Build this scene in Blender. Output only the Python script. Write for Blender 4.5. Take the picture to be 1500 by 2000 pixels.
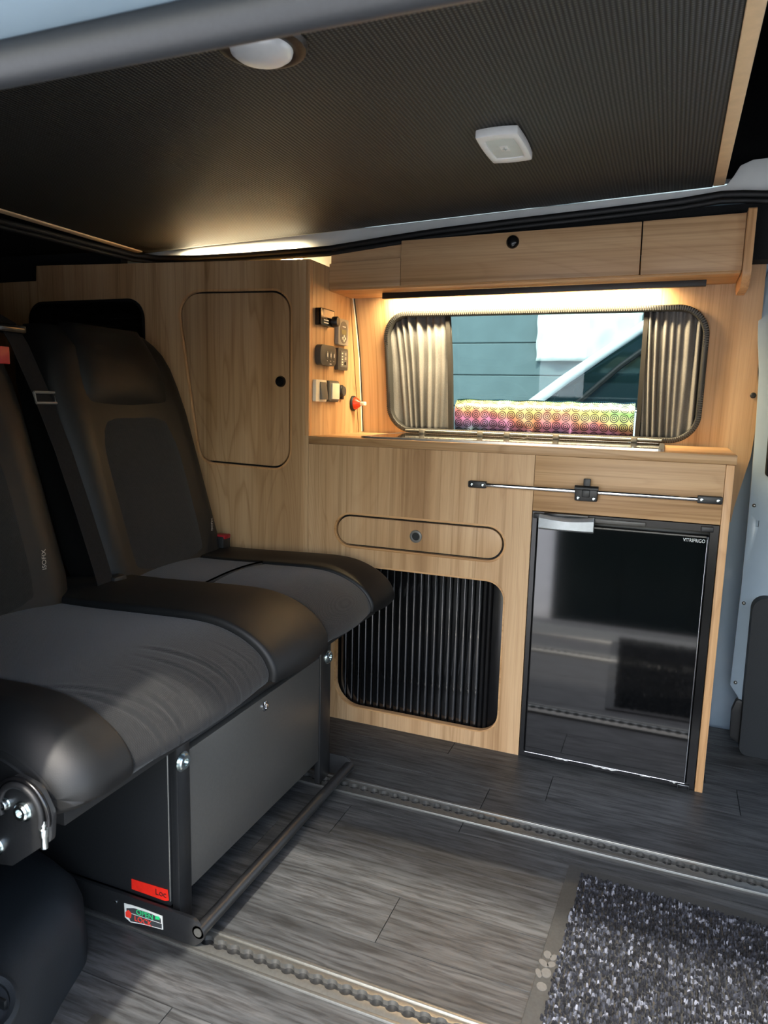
import bpy, bmesh, math, random
from mathutils import Vector, Matrix
from mathutils.geometry import delaunay_2d_cdt
random.seed(7)
for o in list(bpy.data.objects): bpy.data.objects.remove(o)
SC = bpy.context.scene
COL = SC.collection

# ------------------------------------------------------------------ camera, sky, sun, exposure
cam = bpy.data.cameras.new('camera'); camo = bpy.data.objects.new('camera', cam); COL.objects.link(camo)
CAM_H = 0.8985
def cam_matrix(yaw, pitch, roll):
    fwd = Vector((-math.sin(yaw)*math.cos(pitch), math.cos(yaw)*math.cos(pitch), -math.sin(pitch)))
    right = Vector((math.cos(yaw), math.sin(yaw), 0)); up = right.cross(fwd)
    r2 = math.cos(roll)*right + math.sin(roll)*up; u2 = -math.sin(roll)*right + math.cos(roll)*up
    m = Matrix((r2, u2, -fwd)).transposed().to_4x4(); m.translation = (0, 0, CAM_H); return m
camo.matrix_world = cam_matrix(math.radians(21.6303), math.radians(8.7334), math.radians(1.4534))
cam.sensor_fit = 'VERTICAL'; cam.sensor_height = 36; cam.sensor_width = 27
cam.lens = 36*1390/2000
cam.clip_start = 0.02
cam.dof.use_dof = True; cam.dof.focus_distance = 1.75; cam.dof.aperture_fstop = 10.0
SC.camera = camo

SUN_DIR = Vector((-0.06, 1.0, -1.42)).normalized()
world = bpy.data.worlds.new('world'); SC.world = world; world.use_nodes = True
wn = world.node_tree; wn.nodes.clear()
wo = wn.nodes.new('ShaderNodeOutputWorld'); bg = wn.nodes.new('ShaderNodeBackground')
sky = wn.nodes.new('ShaderNodeTexSky'); sky.sky_type = 'NISHITA'; sky.sun_disc = False
sky.sun_elevation = math.asin(-SUN_DIR.z); sky.sun_rotation = math.atan2(-SUN_DIR.x, -SUN_DIR.y)
sky.air_density = 1.2; sky.dust_density = 2.5; sky.ozone_density = 1.0
wn.links.new(sky.outputs[0], bg.inputs[0]); wn.links.new(bg.outputs[0], wo.inputs[0])
bg.inputs[1].default_value = 0.34
sun = bpy.data.lights.new('sun', 'SUN'); sun.energy = 2.4; sun.angle = math.radians(2.4); sun.color = (1.0, 0.93, 0.82)
suno = bpy.data.objects.new('sun', sun); COL.objects.link(suno)
suno.rotation_euler = SUN_DIR.to_track_quat('-Z', 'Y').to_euler(); suno.location = (0.5, -4, 5)
vs = SC.view_settings
vs.view_transform = 'Standard'; vs.look = 'None'; vs.gamma = 1.0; vs.use_curve_mapping = False
vs.exposure = 1.7

# ------------------------------------------------------------------ materials
MATS = {}
def srgb(r, g, b):
    f = lambda c: (c/255/12.92) if c/255 <= .04045 else ((c/255+.055)/1.055)**2.4
    return (f(r), f(g), f(b), 1)
class N:
    def __init__(s, m): s.t = m.node_tree; s.b = s.t.nodes['Principled BSDF']
    def n(s, typ, **kw):
        x = s.t.nodes.new('ShaderNode'+typ)
        for k, v in kw.items(): setattr(x, k, v)
        return x
    def l(s, a, b): s.t.links.new(a, b)
    def coord(s, scale=(1,1,1), rot=(0,0,0), kind='Object'):
        tc = s.n('TexCoord'); mp = s.n('Mapping'); mp.inputs['Scale'].default_value = scale; mp.inputs['Rotation'].default_value = rot
        s.l(tc.outputs[kind], mp.inputs[0]); return mp.outputs[0]
    def noise(s, vec, scale, detail=4, rough=.55, dist=0):
        x = s.n('TexNoise'); x.inputs['Scale'].default_value = scale; x.inputs['Detail'].default_value = detail
        x.inputs['Roughness'].default_value = rough; x.inputs['Distortion'].default_value = dist; s.l(vec, x.inputs['Vector']); return x.outputs[0]
    def ramp(s, fac, stops):
        x = s.n('ValToRGB'); e = x.color_ramp.elements
        while len(e) < len(stops): e.new(.5)
        for i, (p, c) in enumerate(stops): e[i].position = p; e[i].color = c if len(c) == 4 else (*c, 1)
        s.l(fac, x.inputs[0]); return x.outputs[0]
    def mix(s, a, b, f, blend='MIX'):
        x = s.n('Mix', data_type='RGBA', blend_type=blend)
        for v, i in ((f, 0), (a, 6), (b, 7)):
            if isinstance(v, (int, float)): x.inputs[i].default_value = v
            elif isinstance(v, tuple): x.inputs[i].default_value = v
            else: s.l(v, x.inputs[i])
        return x.outputs[2]
    def math(s, op, a, b=0.0):
        x = s.n('Math', operation=op)
        for v, i in ((a, 0), (b, 1)):
            if isinstance(v, (int, float)): x.inputs[i].default_value = v
            else: s.l(v, x.inputs[i])
        return x.outputs[0]
    def sep(s, vec):
        x = s.n('SeparateXYZ'); s.l(vec, x.inputs[0]); return x.outputs
    def bump(s, h, strength=.2, dist=.002):
        x = s.n('Bump'); x.inputs['Strength'].default_value = strength; x.inputs['Distance'].default_value = dist
        s.l(h, x.inputs['Height']); s.l(x.outputs[0], s.b.inputs['Normal'])
def newmat(name, color=(.5,.5,.5,1), rough=.5, metal=0, spec=.5, coat=0):
    m = bpy.data.materials.new(name); m.use_nodes = True; b = m.node_tree.nodes['Principled BSDF']
    b.inputs['Base Color'].default_value = color if len(color) == 4 else (*color, 1)
    b.inputs['Roughness'].default_value = rough; b.inputs['Metallic'].default_value = metal
    b.inputs['Specular IOR Level'].default_value = spec; b.inputs['Coat Weight'].default_value = coat
    MATS[name] = m; return m
def plain(name, rgb, rough=.5, metal=0, spec=.5, nscale=60, namp=.12, bump=.05, coat=0):
    """one colour with a little procedural unevenness in tone and gloss"""
    m = newmat(name, srgb(*rgb), rough, metal, spec, coat); k = N(m)
    v = k.coord(); f = k.noise(v, nscale, 3)
    c = srgb(*rgb); lo = tuple(x*(1-namp) for x in c[:3])+(1,); hi = tuple(min(1, x*(1+namp)) for x in c[:3])+(1,)
    k.l(k.ramp(f, [(.3, lo), (.7, hi)]), k.b.inputs['Base Color'])
    if bump: k.bump(f, bump, .001)
    return m
def wood(name, axis, dark, mid, light, rough=.42, figure=.75):
    m = newmat(name, srgb(*mid), rough, spec=.4); k = N(m)
    al = lambda across, along: {'flat': (across, 0, along), 'z': (across, across, along), 'x': (along, across, across), 'y': (across, along, across)}[axis]
    big = k.noise(k.coord(al(1, .05)), 11, 3, .5, .5)
    cath = k.noise(k.coord(al(1, .10)), 6.5, 2, .45, .7)                      # cathedral figure: contour lines of a slow field
    ph = k.math('FRACT', k.math('MULTIPLY', cath, 19.))
    lines = k.ramp(ph, [(0, (.93,.92,.90)), (.08, (1,1,1)), (.72, (1,1,1)), (.93, (.72,.64,.55)), (1, (.93,.92,.90))])
    fine = k.noise(k.coord(al(1, .018)), 260, 3, .6); streak = k.noise(k.coord(al(1, .012)), 70, 3, .6)
    c1 = k.ramp(big, [(.3, srgb(*dark)), (.46, srgb(*mid)), (.68, srgb(*light))])
    c2 = k.mix(c1, lines, k.ramp(k.noise(k.coord(al(1, .1)), 3, 2), [(.4, (.2*figure,)*3), (.62, (figure,)*3)]), 'MULTIPLY')
    c3 = k.mix(c2, k.ramp(streak, [(.36, (.70,.65,.58)), (.47, (1,1,1)), (.75, (1.06,1.06,1.06))]), .75, 'MULTIPLY')
    c4 = k.mix(c3, k.ramp(fine, [(.34, (.80,.77,.73)), (.56, (1,1,1))]), .55, 'MULTIPLY')
    k.l(c4, k.b.inputs['Base Color']); k.bump(fine, .06, .0006)
    return m
WD = ((156,120,82), (184,147,106), (202,168,128))
wood('wood_upright', 'z', *WD); wood('wood_wall', 'flat', *WD, figure=.08); wood('wood_level', 'x', *WD); wood('wood_edge', 'x', (176,130,82), (192,148,100), (200,158,112)); wood('wood_edge_upright', 'z', (182,134,86), (198,152,104), (206,162,116))
def floor_material():
    m = newmat('vinyl_plank', srgb(92,92,92), .42, spec=.45); k = N(m)
    oi = k.n('ObjectInfo'); v0 = k.coord((.09, 1, 1)); add = k.n('VectorMath', operation='ADD'); comb = k.n('CombineXYZ')
    k.l(k.math('MULTIPLY', oi.outputs['Random'], 37.), comb.inputs[0]); k.l(k.math('MULTIPLY', oi.outputs['Random'], 11.), comb.inputs[1])
    k.l(v0, add.inputs[0]); k.l(comb.outputs[0], add.inputs[1]); v = add.outputs[0]
    f1 = k.noise(v, 130, 5, .65, .3); f2 = k.noise(v, 14, 4, .6, 1.6)
    w = k.n('TexWave', wave_type='RINGS', rings_direction='X'); w.inputs['Scale'].default_value = 9; w.inputs['Distortion'].default_value = 6; w.inputs['Detail'].default_value = 3; w.inputs['Detail Scale'].default_value = 1.2
    mp = k.n('Mapping'); mp.inputs['Scale'].default_value = (1.3, 1, 1); k.l(v, mp.inputs[0]); k.l(mp.outputs[0], w.inputs['Vector'])
    c = k.ramp(f2, [(.3, srgb(50,52,53)), (.55, srgb(67,69,70)), (.75, srgb(82,83,83))])
    c = k.mix(c, k.ramp(f1, [(.38, (.36,.35,.34)), (.58, (1.15,1.15,1.15))]), .85, 'MULTIPLY')
    c = k.mix(c, k.ramp(w.outputs[0], [(0, (.6,.6,.6)), (.35, (1,1,1))]), .45, 'MULTIPLY')
    c = k.mix(c, k.ramp(oi.outputs['Random'], [(0, (.82,.82,.82)), (1, (1.08,1.07,1.05))]), 1.0, 'MULTIPLY')
    k.l(c, k.b.inputs['Base Color'])
    k.l(k.ramp(f1, [(.3, (.55,.55,.55)), (.7, (.36,.36,.36))]), k.b.inputs['Roughness']); k.bump(f1, .25, .001)
floor_material()
def ribbed_fabric():
    m = newmat('ribbed_lining', srgb(66,66,62), .62, spec=.35); k = N(m)
    v = k.coord(); sx, sy, sz = k.sep(v)
    rib = k.math('ADD', k.math('MULTIPLY', k.math('SINE', k.math('MULTIPLY', sx, 2*math.pi/.0072)), .5), .5)
    dot = k.math('ADD', k.math('MULTIPLY', k.math('SINE', k.math('MULTIPLY', sy, 2*math.pi/.0055)), .5), .5)
    h = k.math('ADD', k.math('MULTIPLY', rib, .75), k.math('MULTIPLY', k.math('MULTIPLY', rib, dot), .4))
    k.l(k.ramp(h, [(.1, srgb(26,27,26)), (.9, srgb(62,63,60))]), k.b.inputs['Base Color']); k.bump(h, .5, .002)
ribbed_fabric()
def leather():
    m = newmat('black_leather', srgb(15,16,17), .55, spec=.36); k = N(m); v = k.coord()
    vo = k.n('TexVoronoi', feature='DISTANCE_TO_EDGE'); vo.inputs['Scale'].default_value = 420; k.l(v, vo.inputs['Vector'])
    k.bump(vo.outputs[0], .12, .0008); f = k.noise(v, 25, 3); k.l(k.ramp(f, [(.3, srgb(12,13,14)), (.7, srgb(18,19,19))]), k.b.inputs['Base Color'])
leather()
def weave():
    m = newmat('charcoal_fabric', srgb(44,45,46), .85, spec=.25); k = N(m); v = k.coord(); sx, sy, sz = k.sep(v)
    w1 = k.math('SINE', k.math('MULTIPLY', k.math('ADD', sx, sz), 1900)); w2 = k.math('SINE', k.math('MULTIPLY', sy, 1900))
    h = k.math('MULTIPLY', w1, w2); f = k.noise(v, 90, 3); k.bump(h, .3, .0008)
    c = k.mix(k.ramp(f, [(.3, srgb(19,20,21)), (.7, srgb(27,28,28))]), k.ramp(h, [(0, (.75,.75,.75)), (1, (1.15,1.15,1.15))]), .6, 'MULTIPLY')
    k.l(c, k.b.inputs['Base Color']); k.b.inputs['Sheen Weight'].default_value = .13
weave()
plain('black_powder_steel', (30,31,32), .38, .0, .5, 300, .2, .15)
plain('black_plastic', (24,25,26), .45, 0, .5, 400, .15, .15)
plain('black_trim_plastic', (27,31,34), .6, 0, .4, 500, .15, .25)
plain('black_gloss', (5,6,7), .06, 0, .85, 3, .1, .0)
plain('black_gloss_frame', (16,16,17), .22, 0, .5, 60, .1, .02)
plain('tambour_black', (12,13,14), .11, 0, 1.0, 40, .2, .0, coat=.8)
plain('grey_panel', (84,82,78), .38, .25, .5, 200, .06, .03)
plain('silver', (196,199,202), .28, 1, .5, 120, .06, .03)
plain('satin_silver', (178,184,188), .45, .6, .5, 120, .05, .02)
plain('white_satin', (205,210,212), .4, .25, .5, 60, .03, .0)
plain('lens_grey', (196,202,198), .3, 0, .5, 60, .04, .0)
plain('chrome', (225,226,228), .08, 1, .5, 80, .03, .0)
plain('aluminium', (150,151,147), .36, .9, .5, 180, .08, .06)
plain('zinc', (205,215,214), .25, 1, .5, 150, .15, .1)
plain('white_plastic', (226,228,226), .35, 0, .5, 50, .03, .0)
plain('cream_plastic', (226,218,198), .45, 0, .5, 50, .04, .0)
plain('warm_grey_plastic', (152,146,136), .4, 0, .5, 80, .05, .02)
plain('mid_grey_plastic', (104,101,95), .4, 0, .5, 80, .06, .02)
plain('dark_grey_plastic', (74,72,68), .4, 0, .5, 80, .08, .02)
plain('lcd', (136,132,96), .25, 0, .5, 40, .06, .0)
plain('red_plastic', (214,54,22), .35, 0, .5, 60, .06, .0)
plain('belt_red', (150,24,34), .45, 0, .5, 60, .08, .0)
plain('body_paint', (150,168,182), .28, 0, .5, 20, .03, .0, coat=.4)
plain('body_white', (214,218,216), .32, 0, .5, 20, .04, .02, coat=.3)
plain('rubber', (22,23,24), .55, 0, .4, 300, .15, .1)
plain('rubber_frame', (44,45,45), .5, 0, .5, 300, .12, .08)
plain('body_paint_shaded', (128,148,160), .35, 0, .5, 20, .03, .0)  # body paint darkened for the header, its shade put into the colour
plain('header_rubber', (38,41,44), .5, 0, .5, 300, .1, .05)
plain('headliner', (28,29,30), .9, 0, .2, 500, .3, .5)
plain('dark_canvas', (20,20,21), .9, 0, .2, 200, .3, .3)
plain('red_sticker', (222,40,26), .4, 0, .5, 90, .1, .0)
plain('ink_dark', (40,16,14), .6); plain('ink_green', (40,205,120), .5); plain('ink_red', (240,62,44), .5); plain('ink_white', (220,222,220), .5)
plain('sticker_grey', (62,64,64), .5); plain('sticker_white', (222,222,212), .5, namp=.05)
plain('curtain', (104,104,104), .8, 0, .2, 350, .12, .25)
plain('curtain_band', (40,39,38), .8, 0, .2, 350, .15, .2)
plain('concrete', (206,205,202), .9, 0, .2, 6, .12, .2)
plain('cladding', (86,100,102), .6, 0, .3, 8, .08, .05)
plain('sheet_white', (196,202,196), .6, 0, .3, 5, .05, .3)
plain('car_white', (228,230,230), .25, 0, .5, 5, .02, .0, coat=.6)
plain('car_glass', (22,38,40), .06, 0, .6, 5, .1, .0)
plain('mat_border', (50,51,50), .5, 0, .4, 200, .15, .1)
plain('mat_paw', (82,81,78), .5, 0, .4, 200, .1, .05)
plain('strip_cream', (222,192,150), .5, 0, .4, 40, .06, .02)
plain('tape_white', (225,224,218), .6, 0, .4, 60, .08, .1)
def tufts():
    m = newmat('mat_pile', srgb(60,62,68), .8, spec=.3); k = N(m); v = k.coord(); 
    wn_ = k.n('TexWhiteNoise', noise_dimensions='3D'); sn = k.n('VectorMath', operation='SNAP'); sn.inputs[1].default_value = (.0055, .0055, .5); k.l(v, sn.inputs[0]); k.l(sn.outputs[0], wn_.inputs['Vector'])
    k.l(k.ramp(wn_.outputs[0], [(0, srgb(11,12,15)), (.6, srgb(28,30,36)), (.86, srgb(56,59,67)), (1, srgb(116,120,130))]), k.b.inputs['Base Color'])
tufts()
def glass(name, tint, refl=.08, rough=0.0):
    m = bpy.data.materials.new(name); m.use_nodes = True; t = m.node_tree; t.nodes.clear(); MATS[name] = m
    o = t.nodes.new('ShaderNodeOutputMaterial'); tr = t.nodes.new('ShaderNodeBsdfTransparent'); tr.inputs[0].default_value = tint
    gl = t.nodes.new('ShaderNodeBsdfGlossy'); gl.inputs['Roughness'].default_value = rough; gl.inputs[0].default_value = (.9,.95,.95,1)
    fr = t.nodes.new('ShaderNodeFresnel'); fr.inputs[0].default_value = 1.45; mx = t.nodes.new('ShaderNodeMixShader')
    t.links.new(fr.outputs[0], mx.inputs[0]); t.links.new(tr.outputs[0], mx.inputs[1]); t.links.new(gl.outputs[0], mx.inputs[2]); t.links.new(mx.outputs[0], o.inputs[0])
glass('tinted_glass', (.62, .73, .72, 1)); glass('clear_lens', (.85,.88,.88,1)); glass('clear_glass', (.9,.94,.94,1))
def emit(name, col, strength):
    m = newmat(name, (0,0,0,1)); m.node_tree.nodes['Principled BSDF'].inputs['Emission Color'].default_value = (*col, 1)
    m.node_tree.nodes['Principled BSDF'].inputs['Emission Strength'].default_value = strength
emit('led_warm', (1, .74, .36), 40)
def foil():
    m = newmat('holographic_foil', (.8,.8,.8,1), .3, .45, .6); k = N(m); v = k.coord(kind='UV')
    P = .0268; sx, sy, sz = k.sep(v)
    fx = k.math('SUBTRACT', k.math('FRACT', k.math('DIVIDE', sx, P)), .5); fy = k.math('SUBTRACT', k.math('FRACT', k.math('DIVIDE', sy, P)), .5)
    rr = k.math('SQRT', k.math('ADD', k.math('MULTIPLY', fx, fx), k.math('MULTIPLY', fy, fy)))
    ring = k.math('SINE', k.math('MULTIPLY', rr, 2*math.pi*5.4)); inside = k.math('LESS_THAN', rr, .47)
    mask = k.math('MULTIPLY', k.math('GREATER_THAN', ring, -.05), inside)
    n1 = k.noise(v, 7, 2); row = k.math('MULTIPLY', sy, 5.5)
    cc = k.n('CombineColor', mode='HSV'); k.l(k.math('FRACT', k.math('ADD', k.math('ADD', row, k.math('MULTIPLY', n1, 1.2)), k.math('MULTIPLY', sx, .45))), cc.inputs[0]); cc.inputs[1].default_value = .58; cc.inputs[2].default_value = .40
    c = k.mix(cc.outputs[0], (.02,.02,.03,1), mask)
    k.l(c, k.b.inputs['Base Color'])
foil()

# ------------------------------------------------------------------ geometry helpers
def new_obj(name, me, mat, parent=None):
    o = bpy.data.objects.new(name, me); COL.objects.link(o)
    if mat:
        for mm in (mat if isinstance(mat, (list, tuple)) else [mat]): me.materials.append(MATS[mm])
    if parent is not None:
        o.parent = parent
        if parent.type == 'EMPTY' or parent.get('_shifted'): o.matrix_parent_inverse = Matrix.Translation(-parent.location)
    return o
def from_bm(name, bm, mat, parent=None, smooth=False, bevel=0, seg=2, auto=35):
    if bevel:
        bmesh.ops.remove_doubles(bm, verts=bm.verts, dist=1e-6)
        es = [e for e in bm.edges if len(e.link_faces) == 2 and e.calc_face_angle(0) > .5]
        bmesh.ops.bevel(bm, geom=es, offset=bevel, segments=seg, profile=.5, affect='EDGES', clamp_overlap=True)
    bmesh.ops.recalc_face_normals(bm, faces=bm.faces)
    me = bpy.data.meshes.new(name); bm.to_mesh(me); bm.free()
    if smooth or bevel:
        for p in me.polygons: p.use_smooth = True
        me.set_sharp_from_angle(angle=math.radians(auto))
    return new_obj(name, me, mat, parent)
def bbox(bm, x0, x1, y0, y1, z0, z1):
    vs_ = [bm.verts.new(p) for p in ((x0,y0,z0),(x1,y0,z0),(x1,y1,z0),(x0,y1,z0),(x0,y0,z1),(x1,y0,z1),(x1,y1,z1),(x0,y1,z1))]
    for f in ((3,2,1,0),(4,5,6,7),(0,1,5,4),(1,2,6,5),(2,3,7,6),(3,0,4,7)): bm.faces.new([vs_[i] for i in f])
def box(name, x0, x1, y0, y1, z0, z1, mat, parent=None, bevel=.0015, seg=2):
    bm = bmesh.new(); bbox(bm, x0, x1, y0, y1, z0, z1); return from_bm(name, bm, mat, parent, bevel=bevel, seg=seg)
def loft(bm, rings, cap=True, closed=True):
    vr = [[bm.verts.new(p) for p in r] for r in rings]
    n = len(vr[0])
    for a, b in zip(vr, vr[1:]):
        for i in range(n if closed else n-1):
            j = (i+1) % n; bm.faces.new((a[i], a[j], b[j], b[i]))
    if cap and closed: bm.faces.new(vr[0][::-1]); bm.faces.new(vr[-1])
    return vr
def tube_bm(bm, pts, r, n=12):
    pts = [Vector(p) for p in pts]; rings = []; prev = None
    for i, p in enumerate(pts):
        d = (pts[min(i+1, len(pts)-1)]-pts[max(i-1, 0)]).normalized()
        a = prev if prev is not None else (Vector((0,0,1)) if abs(d.z) < .9 else Vector((1,0,0)))
        u = d.cross(a).normalized(); w = u.cross(d).normalized(); prev = w
        rr = r[i] if isinstance(r, (list, tuple)) else r
        rings.append([p+rr*(math.cos(2*math.pi*k/n)*u+math.sin(2*math.pi*k/n)*w) for k in range(n)])
    loft(bm, rings)
def tube(name, pts, r, mat, parent=None, n=12):
    bm = bmesh.new(); tube_bm(bm, pts, r, n); return from_bm(name, bm, mat, parent, smooth=True, auto=50)
def lathe(name, c, axis, prof, mat, parent=None, n=24):
    """prof: (radius, height along axis)"""
    ax = Vector(axis).normalized(); a = Vector((0,0,1)) if abs(ax.z) < .9 else Vector((1,0,0)); u = ax.cross(a).normalized(); w = ax.cross(u)
    bm = bmesh.new(); rings = [[Vector(c)+h*ax+max(r, 1e-4)*(math.cos(2*math.pi*k/n)*u+math.sin(2*math.pi*k/n)*w) for k in range(n)] for r, h in prof]
    loft(bm, rings); return from_bm(name, bm, mat, parent, smooth=True, auto=40)
def roundpoly(pts, r, n=8):
    out = []; m = len(pts); rs = r if isinstance(r, (list, tuple)) else [r]*m
    for i in range(m):
        p = Vector(pts[i]); a = (Vector(pts[i-1])-p); b = (Vector(pts[(i+1) % m])-p)
        if rs[i] <= 0: out.append(tuple(p)); continue
        an = a.normalized(); bn = b.normalized(); ang = an.angle(bn); t = min(rs[i]/math.tan(ang/2), a.length*.499, b.length*.499); rr = t*math.tan(ang/2)
        c = p+(an+bn).normalized()*(rr/math.sin(ang/2)); s = p+an*t-c; e = p+bn*t-c
        for k in range(n+1):
            f = k/n; th = s.angle(e); q = (s*math.sin((1-f)*th)+e*math.sin(f*th))/math.sin(th); out.append(tuple(c+q))
    return out
def rrect(x0, x1, z0, z1, r, n=8): return roundpoly([(x0,z0),(x1,z0),(x1,z1),(x0,z1)], r, n)
def pin(p, poly):
    c = False; n = len(poly)
    for i in range(n):
        a, b = poly[i], poly[i-1]
        if (a[1] > p[1]) != (b[1] > p[1]) and p[0] < (b[0]-a[0])*(p[1]-a[1])/(b[1]-a[1])+a[0]: c = not c
    return c
def plate(name, outer, holes, fmap, th, mat, parent=None, grid=None, smooth=False, bevel=0):
    """flat or curved sheet from a 2-D outline with holes; fmap(a, b, t) -> 3-D, t runs 0..th through the thickness"""
    pts = []; edges = []
    for loop in [outer]+holes:
        s = len(pts); pts += [Vector(p) for p in loop]; edges += [(s+i, s+(i+1) % len(loop)) for i in range(len(loop))]
    if grid:
        for g in grid:
            if pin(g, outer) and not any(pin(g, h) for h in holes): pts.append(Vector(g))
    V, E, F, *_ = delaunay_2d_cdt(pts, edges, [], 0, 1e-6)
    F = [f for f in F if pin(sum((V[i] for i in f), Vector((0,0)))/len(f), outer) and not any(pin(sum((V[i] for i in f), Vector((0,0)))/len(f), h) for h in holes)]
    bm = bmesh.new(); a = [bm.verts.new(fmap(v[0], v[1], 0)) for v in V]; b = [bm.verts.new(fmap(v[0], v[1], th)) for v in V]
    cnt = {}
    for f in F:
        bm.faces.new([a[i] for i in f]); bm.faces.new([b[i] for i in reversed(f)])
        for i in range(len(f)):
            e = (f[i], f[(i+1) % len(f)]); cnt[e] = 1
    for (i, j) in cnt:
        if (j, i) not in cnt: bm.faces.new((a[j], a[i], b[i], b[j]))
    for v in [v for v in bm.verts if not v.link_faces]: bm.verts.remove(v)
    if not grid: bmesh.ops.dissolve_limit(bm, angle_limit=.01, verts=bm.verts, edges=bm.edges) if not holes else None
    return from_bm(name, bm, mat, parent, smooth=smooth, bevel=bevel)
XZ = lambda y: (lambda a, b, t: (a, y+t, b))          # faces -y, thickness goes to +y
YZ = lambda x: (lambda a, b, t: (x-t, a, b))          # faces +x
XY = lambda z: (lambda a, b, t: (a, b, z-t))
def thing(name, label, cat, loc=(0,0,0), group=None, kind=None):
    o = bpy.data.objects.new(name, None); COL.objects.link(o); o.location = loc; o.empty_display_size = .05
    return tag(o, label, cat, group, kind)
def tag(o, label=None, cat=None, group=None, kind=None):
    if label: o['label'] = label
    if cat: o['category'] = cat
    if group: o['group'] = group
    if kind: o['kind'] = kind
    return o
def struct(o, label=None):
    o['kind'] = 'structure'
    if label: o['label'] = label
    return o
def text(name, s, size, loc, rot, mat, parent, extrude=.0002, sx=1.0):
    cu = bpy.data.curves.new(name, 'FONT'); cu.body = s; cu.size = size; cu.extrude = extrude; cu.align_x = 'CENTER'; cu.align_y = 'CENTER'
    t = bpy.data.objects.new(name+'_tmp', cu); COL.objects.link(t); dg = bpy.context.evaluated_depsgraph_get()
    me = bpy.data.meshes.new_from_object(t.evaluated_get(dg)); bpy.data.objects.remove(t); me.name = name
    M = Matrix.Translation(loc) @ rot.to_4x4() @ Matrix.Diagonal((sx, 1, 1, 1)); me.transform(M)
    me.materials.clear(); return new_obj(name, me, mat, parent)
def rot_y_face(): return Matrix.Rotation(math.radians(90), 3, 'X')     # readable from -y
def sub(name, me, loc, parent, mat=None):
    """another copy of shared mesh data as a part"""
    o = bpy.data.objects.new(name, me); COL.objects.link(o); o.location = loc
    if parent is not None:
        o.parent = parent
        if parent.type == 'EMPTY': o.matrix_parent_inverse = Matrix.Translation(-parent.location)
    return o
def interp(x, xs, ys):
    if x <= xs[0]: return ys[0]
    for i in range(len(xs)-1):
        if x <= xs[i+1]: return ys[i]+(ys[i+1]-ys[i])*(x-xs[i])/(xs[i+1]-xs[i])
    return ys[-1]
YK = 1.75                                                     # kitchen front
WALLZ = [0, .5, .8, .9, 1.03, 1.12, 1.22, 1.3, 1.4]; WALLY = [2.14, 2.135, 2.115, 2.101, 2.081, 2.056, 2.023, 1.99, 1.94]
yw = lambda z: interp(z, WALLZ, WALLY)                        # inner face of the window wall
zc = lambda x: 1.345+.0394*(x+1.541)                          # underside of the bed board
XS = -.923                                                    # wardrobe side panel

# ------------------------------------------------------------------ structure: floor of planks, walls, ceiling
bm = bmesh.new()
for a, b in ((.47,.862),(.913,1.402),(1.455,2.16)): bbox(bm, -2.3, 1.5, a, b, -.04, -.003)
bbox(bm, -2.3, 1.5, .47, 2.16, -.06, -.04)
fl = struct(from_bm('floor', bm, 'black_trim_plastic'), 'dark grey wood-look vinyl plank floor of the van')
RAILS = ((.86, .915), (1.40, 1.457))
rows = [.47, .52, .64, .76, .86]; rows2 = [.915, 1.0, 1.12, 1.245, 1.36, 1.40]; rows3 = [1.457, 1.56, 1.68, 1.80, 1.92, 2.04, 2.15]
joints = {(.64,.76): [-.62,.2], (.76,.86): [-1.2,-.2,.5], (.915,1.0): [-.95,.1], (1.0,1.12): [-1.1,-.393,.42], (1.12,1.245): [-.72,.24], (1.245,1.36): [-.60,.55], (1.36,1.40): [-.35,.4], (1.457,1.56): [-.33,.3], (1.56,1.68): [-.2,.6]}
for rw in (rows, rows2, rows3):
    for y0, y1 in zip(rw, rw[1:]):
        xs_ = [-2.2]+joints.get((y0, y1), [-.9+random.random()*.5, .1+random.random()*.4])+[1.45]
        for x0, x1 in zip(xs_, xs_[1:]):
            bm = bmesh.new(); g = .0008; bbox(bm, -(x1-x0)/2+g, (x1-x0)/2-g, -(y1-y0)/2+g, (y1-y0)/2-g, -.003, 0)
            p = from_bm('plank', bm, 'vinyl_plank', fl); p.location = ((x0+x1)/2, (y0+y1)/2, 0)
# wood-lined window wall
win = rrect(-.826, .070, .812, 1.163, .075, 10)
gridp = [(-.92+.06*i, z) for i in range(20) for z in (.55,.65,.72,.8,.86,.93,1.0,1.06,1.12,1.18,1.22,1.25)]
wp = plate('wall_far', [(-.921,.6),(.172,.6),(.176,.64),(.203,.78),(.209,.905),(.196,1.0),(.190,1.12),(.184,1.262),(.15,1.263),(-.921,1.30)], [win], lambda a, b, t: (a, yw(b)+t, b), .012, 'wood_wall', grid=gridp, smooth=True)
struct(wp, 'light wood panel lining the wall around the window')
bd = plate('wall_body', [(-2.3,-.05),(.60,-.05),(.60,1.33),(.30,1.40),(-2.3,1.40)], [rrect(-.85,.095,.79,1.19,.08)], lambda a, b, t: (a, yw(b)+.05+t, b), .02, 'body_paint',
           grid=[(-2.2+.2*i, z) for i in range(14) for z in (.3,.5,.7,.8,.9,1.0,1.1,1.2,1.25,1.3,1.36)], smooth=True); struct(bd, 'pale blue-white painted body side behind the lining')
struct(box('wall_left', -2.32, -2.28, .42, 2.2, -.05, 1.6, 'dark_canvas', bevel=0), 'dark rear end of the van')
struct(box('wall_near', -2.3, -.68, .42, .50, -.05, 1.4, 'black_trim_plastic', bevel=.005), 'dark side wall beside the sliding door opening')
struct(plate('wall_front', [(.46,-.05),(1.6,-.05),(1.6,1.45),(.46,1.45)], [rrect(.75,1.52,.72,1.3,.06)], lambda a, b, t: (a, .42+t, b), .06, 'black_trim_plastic'), 'cab door beside the sliding door opening')
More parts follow.
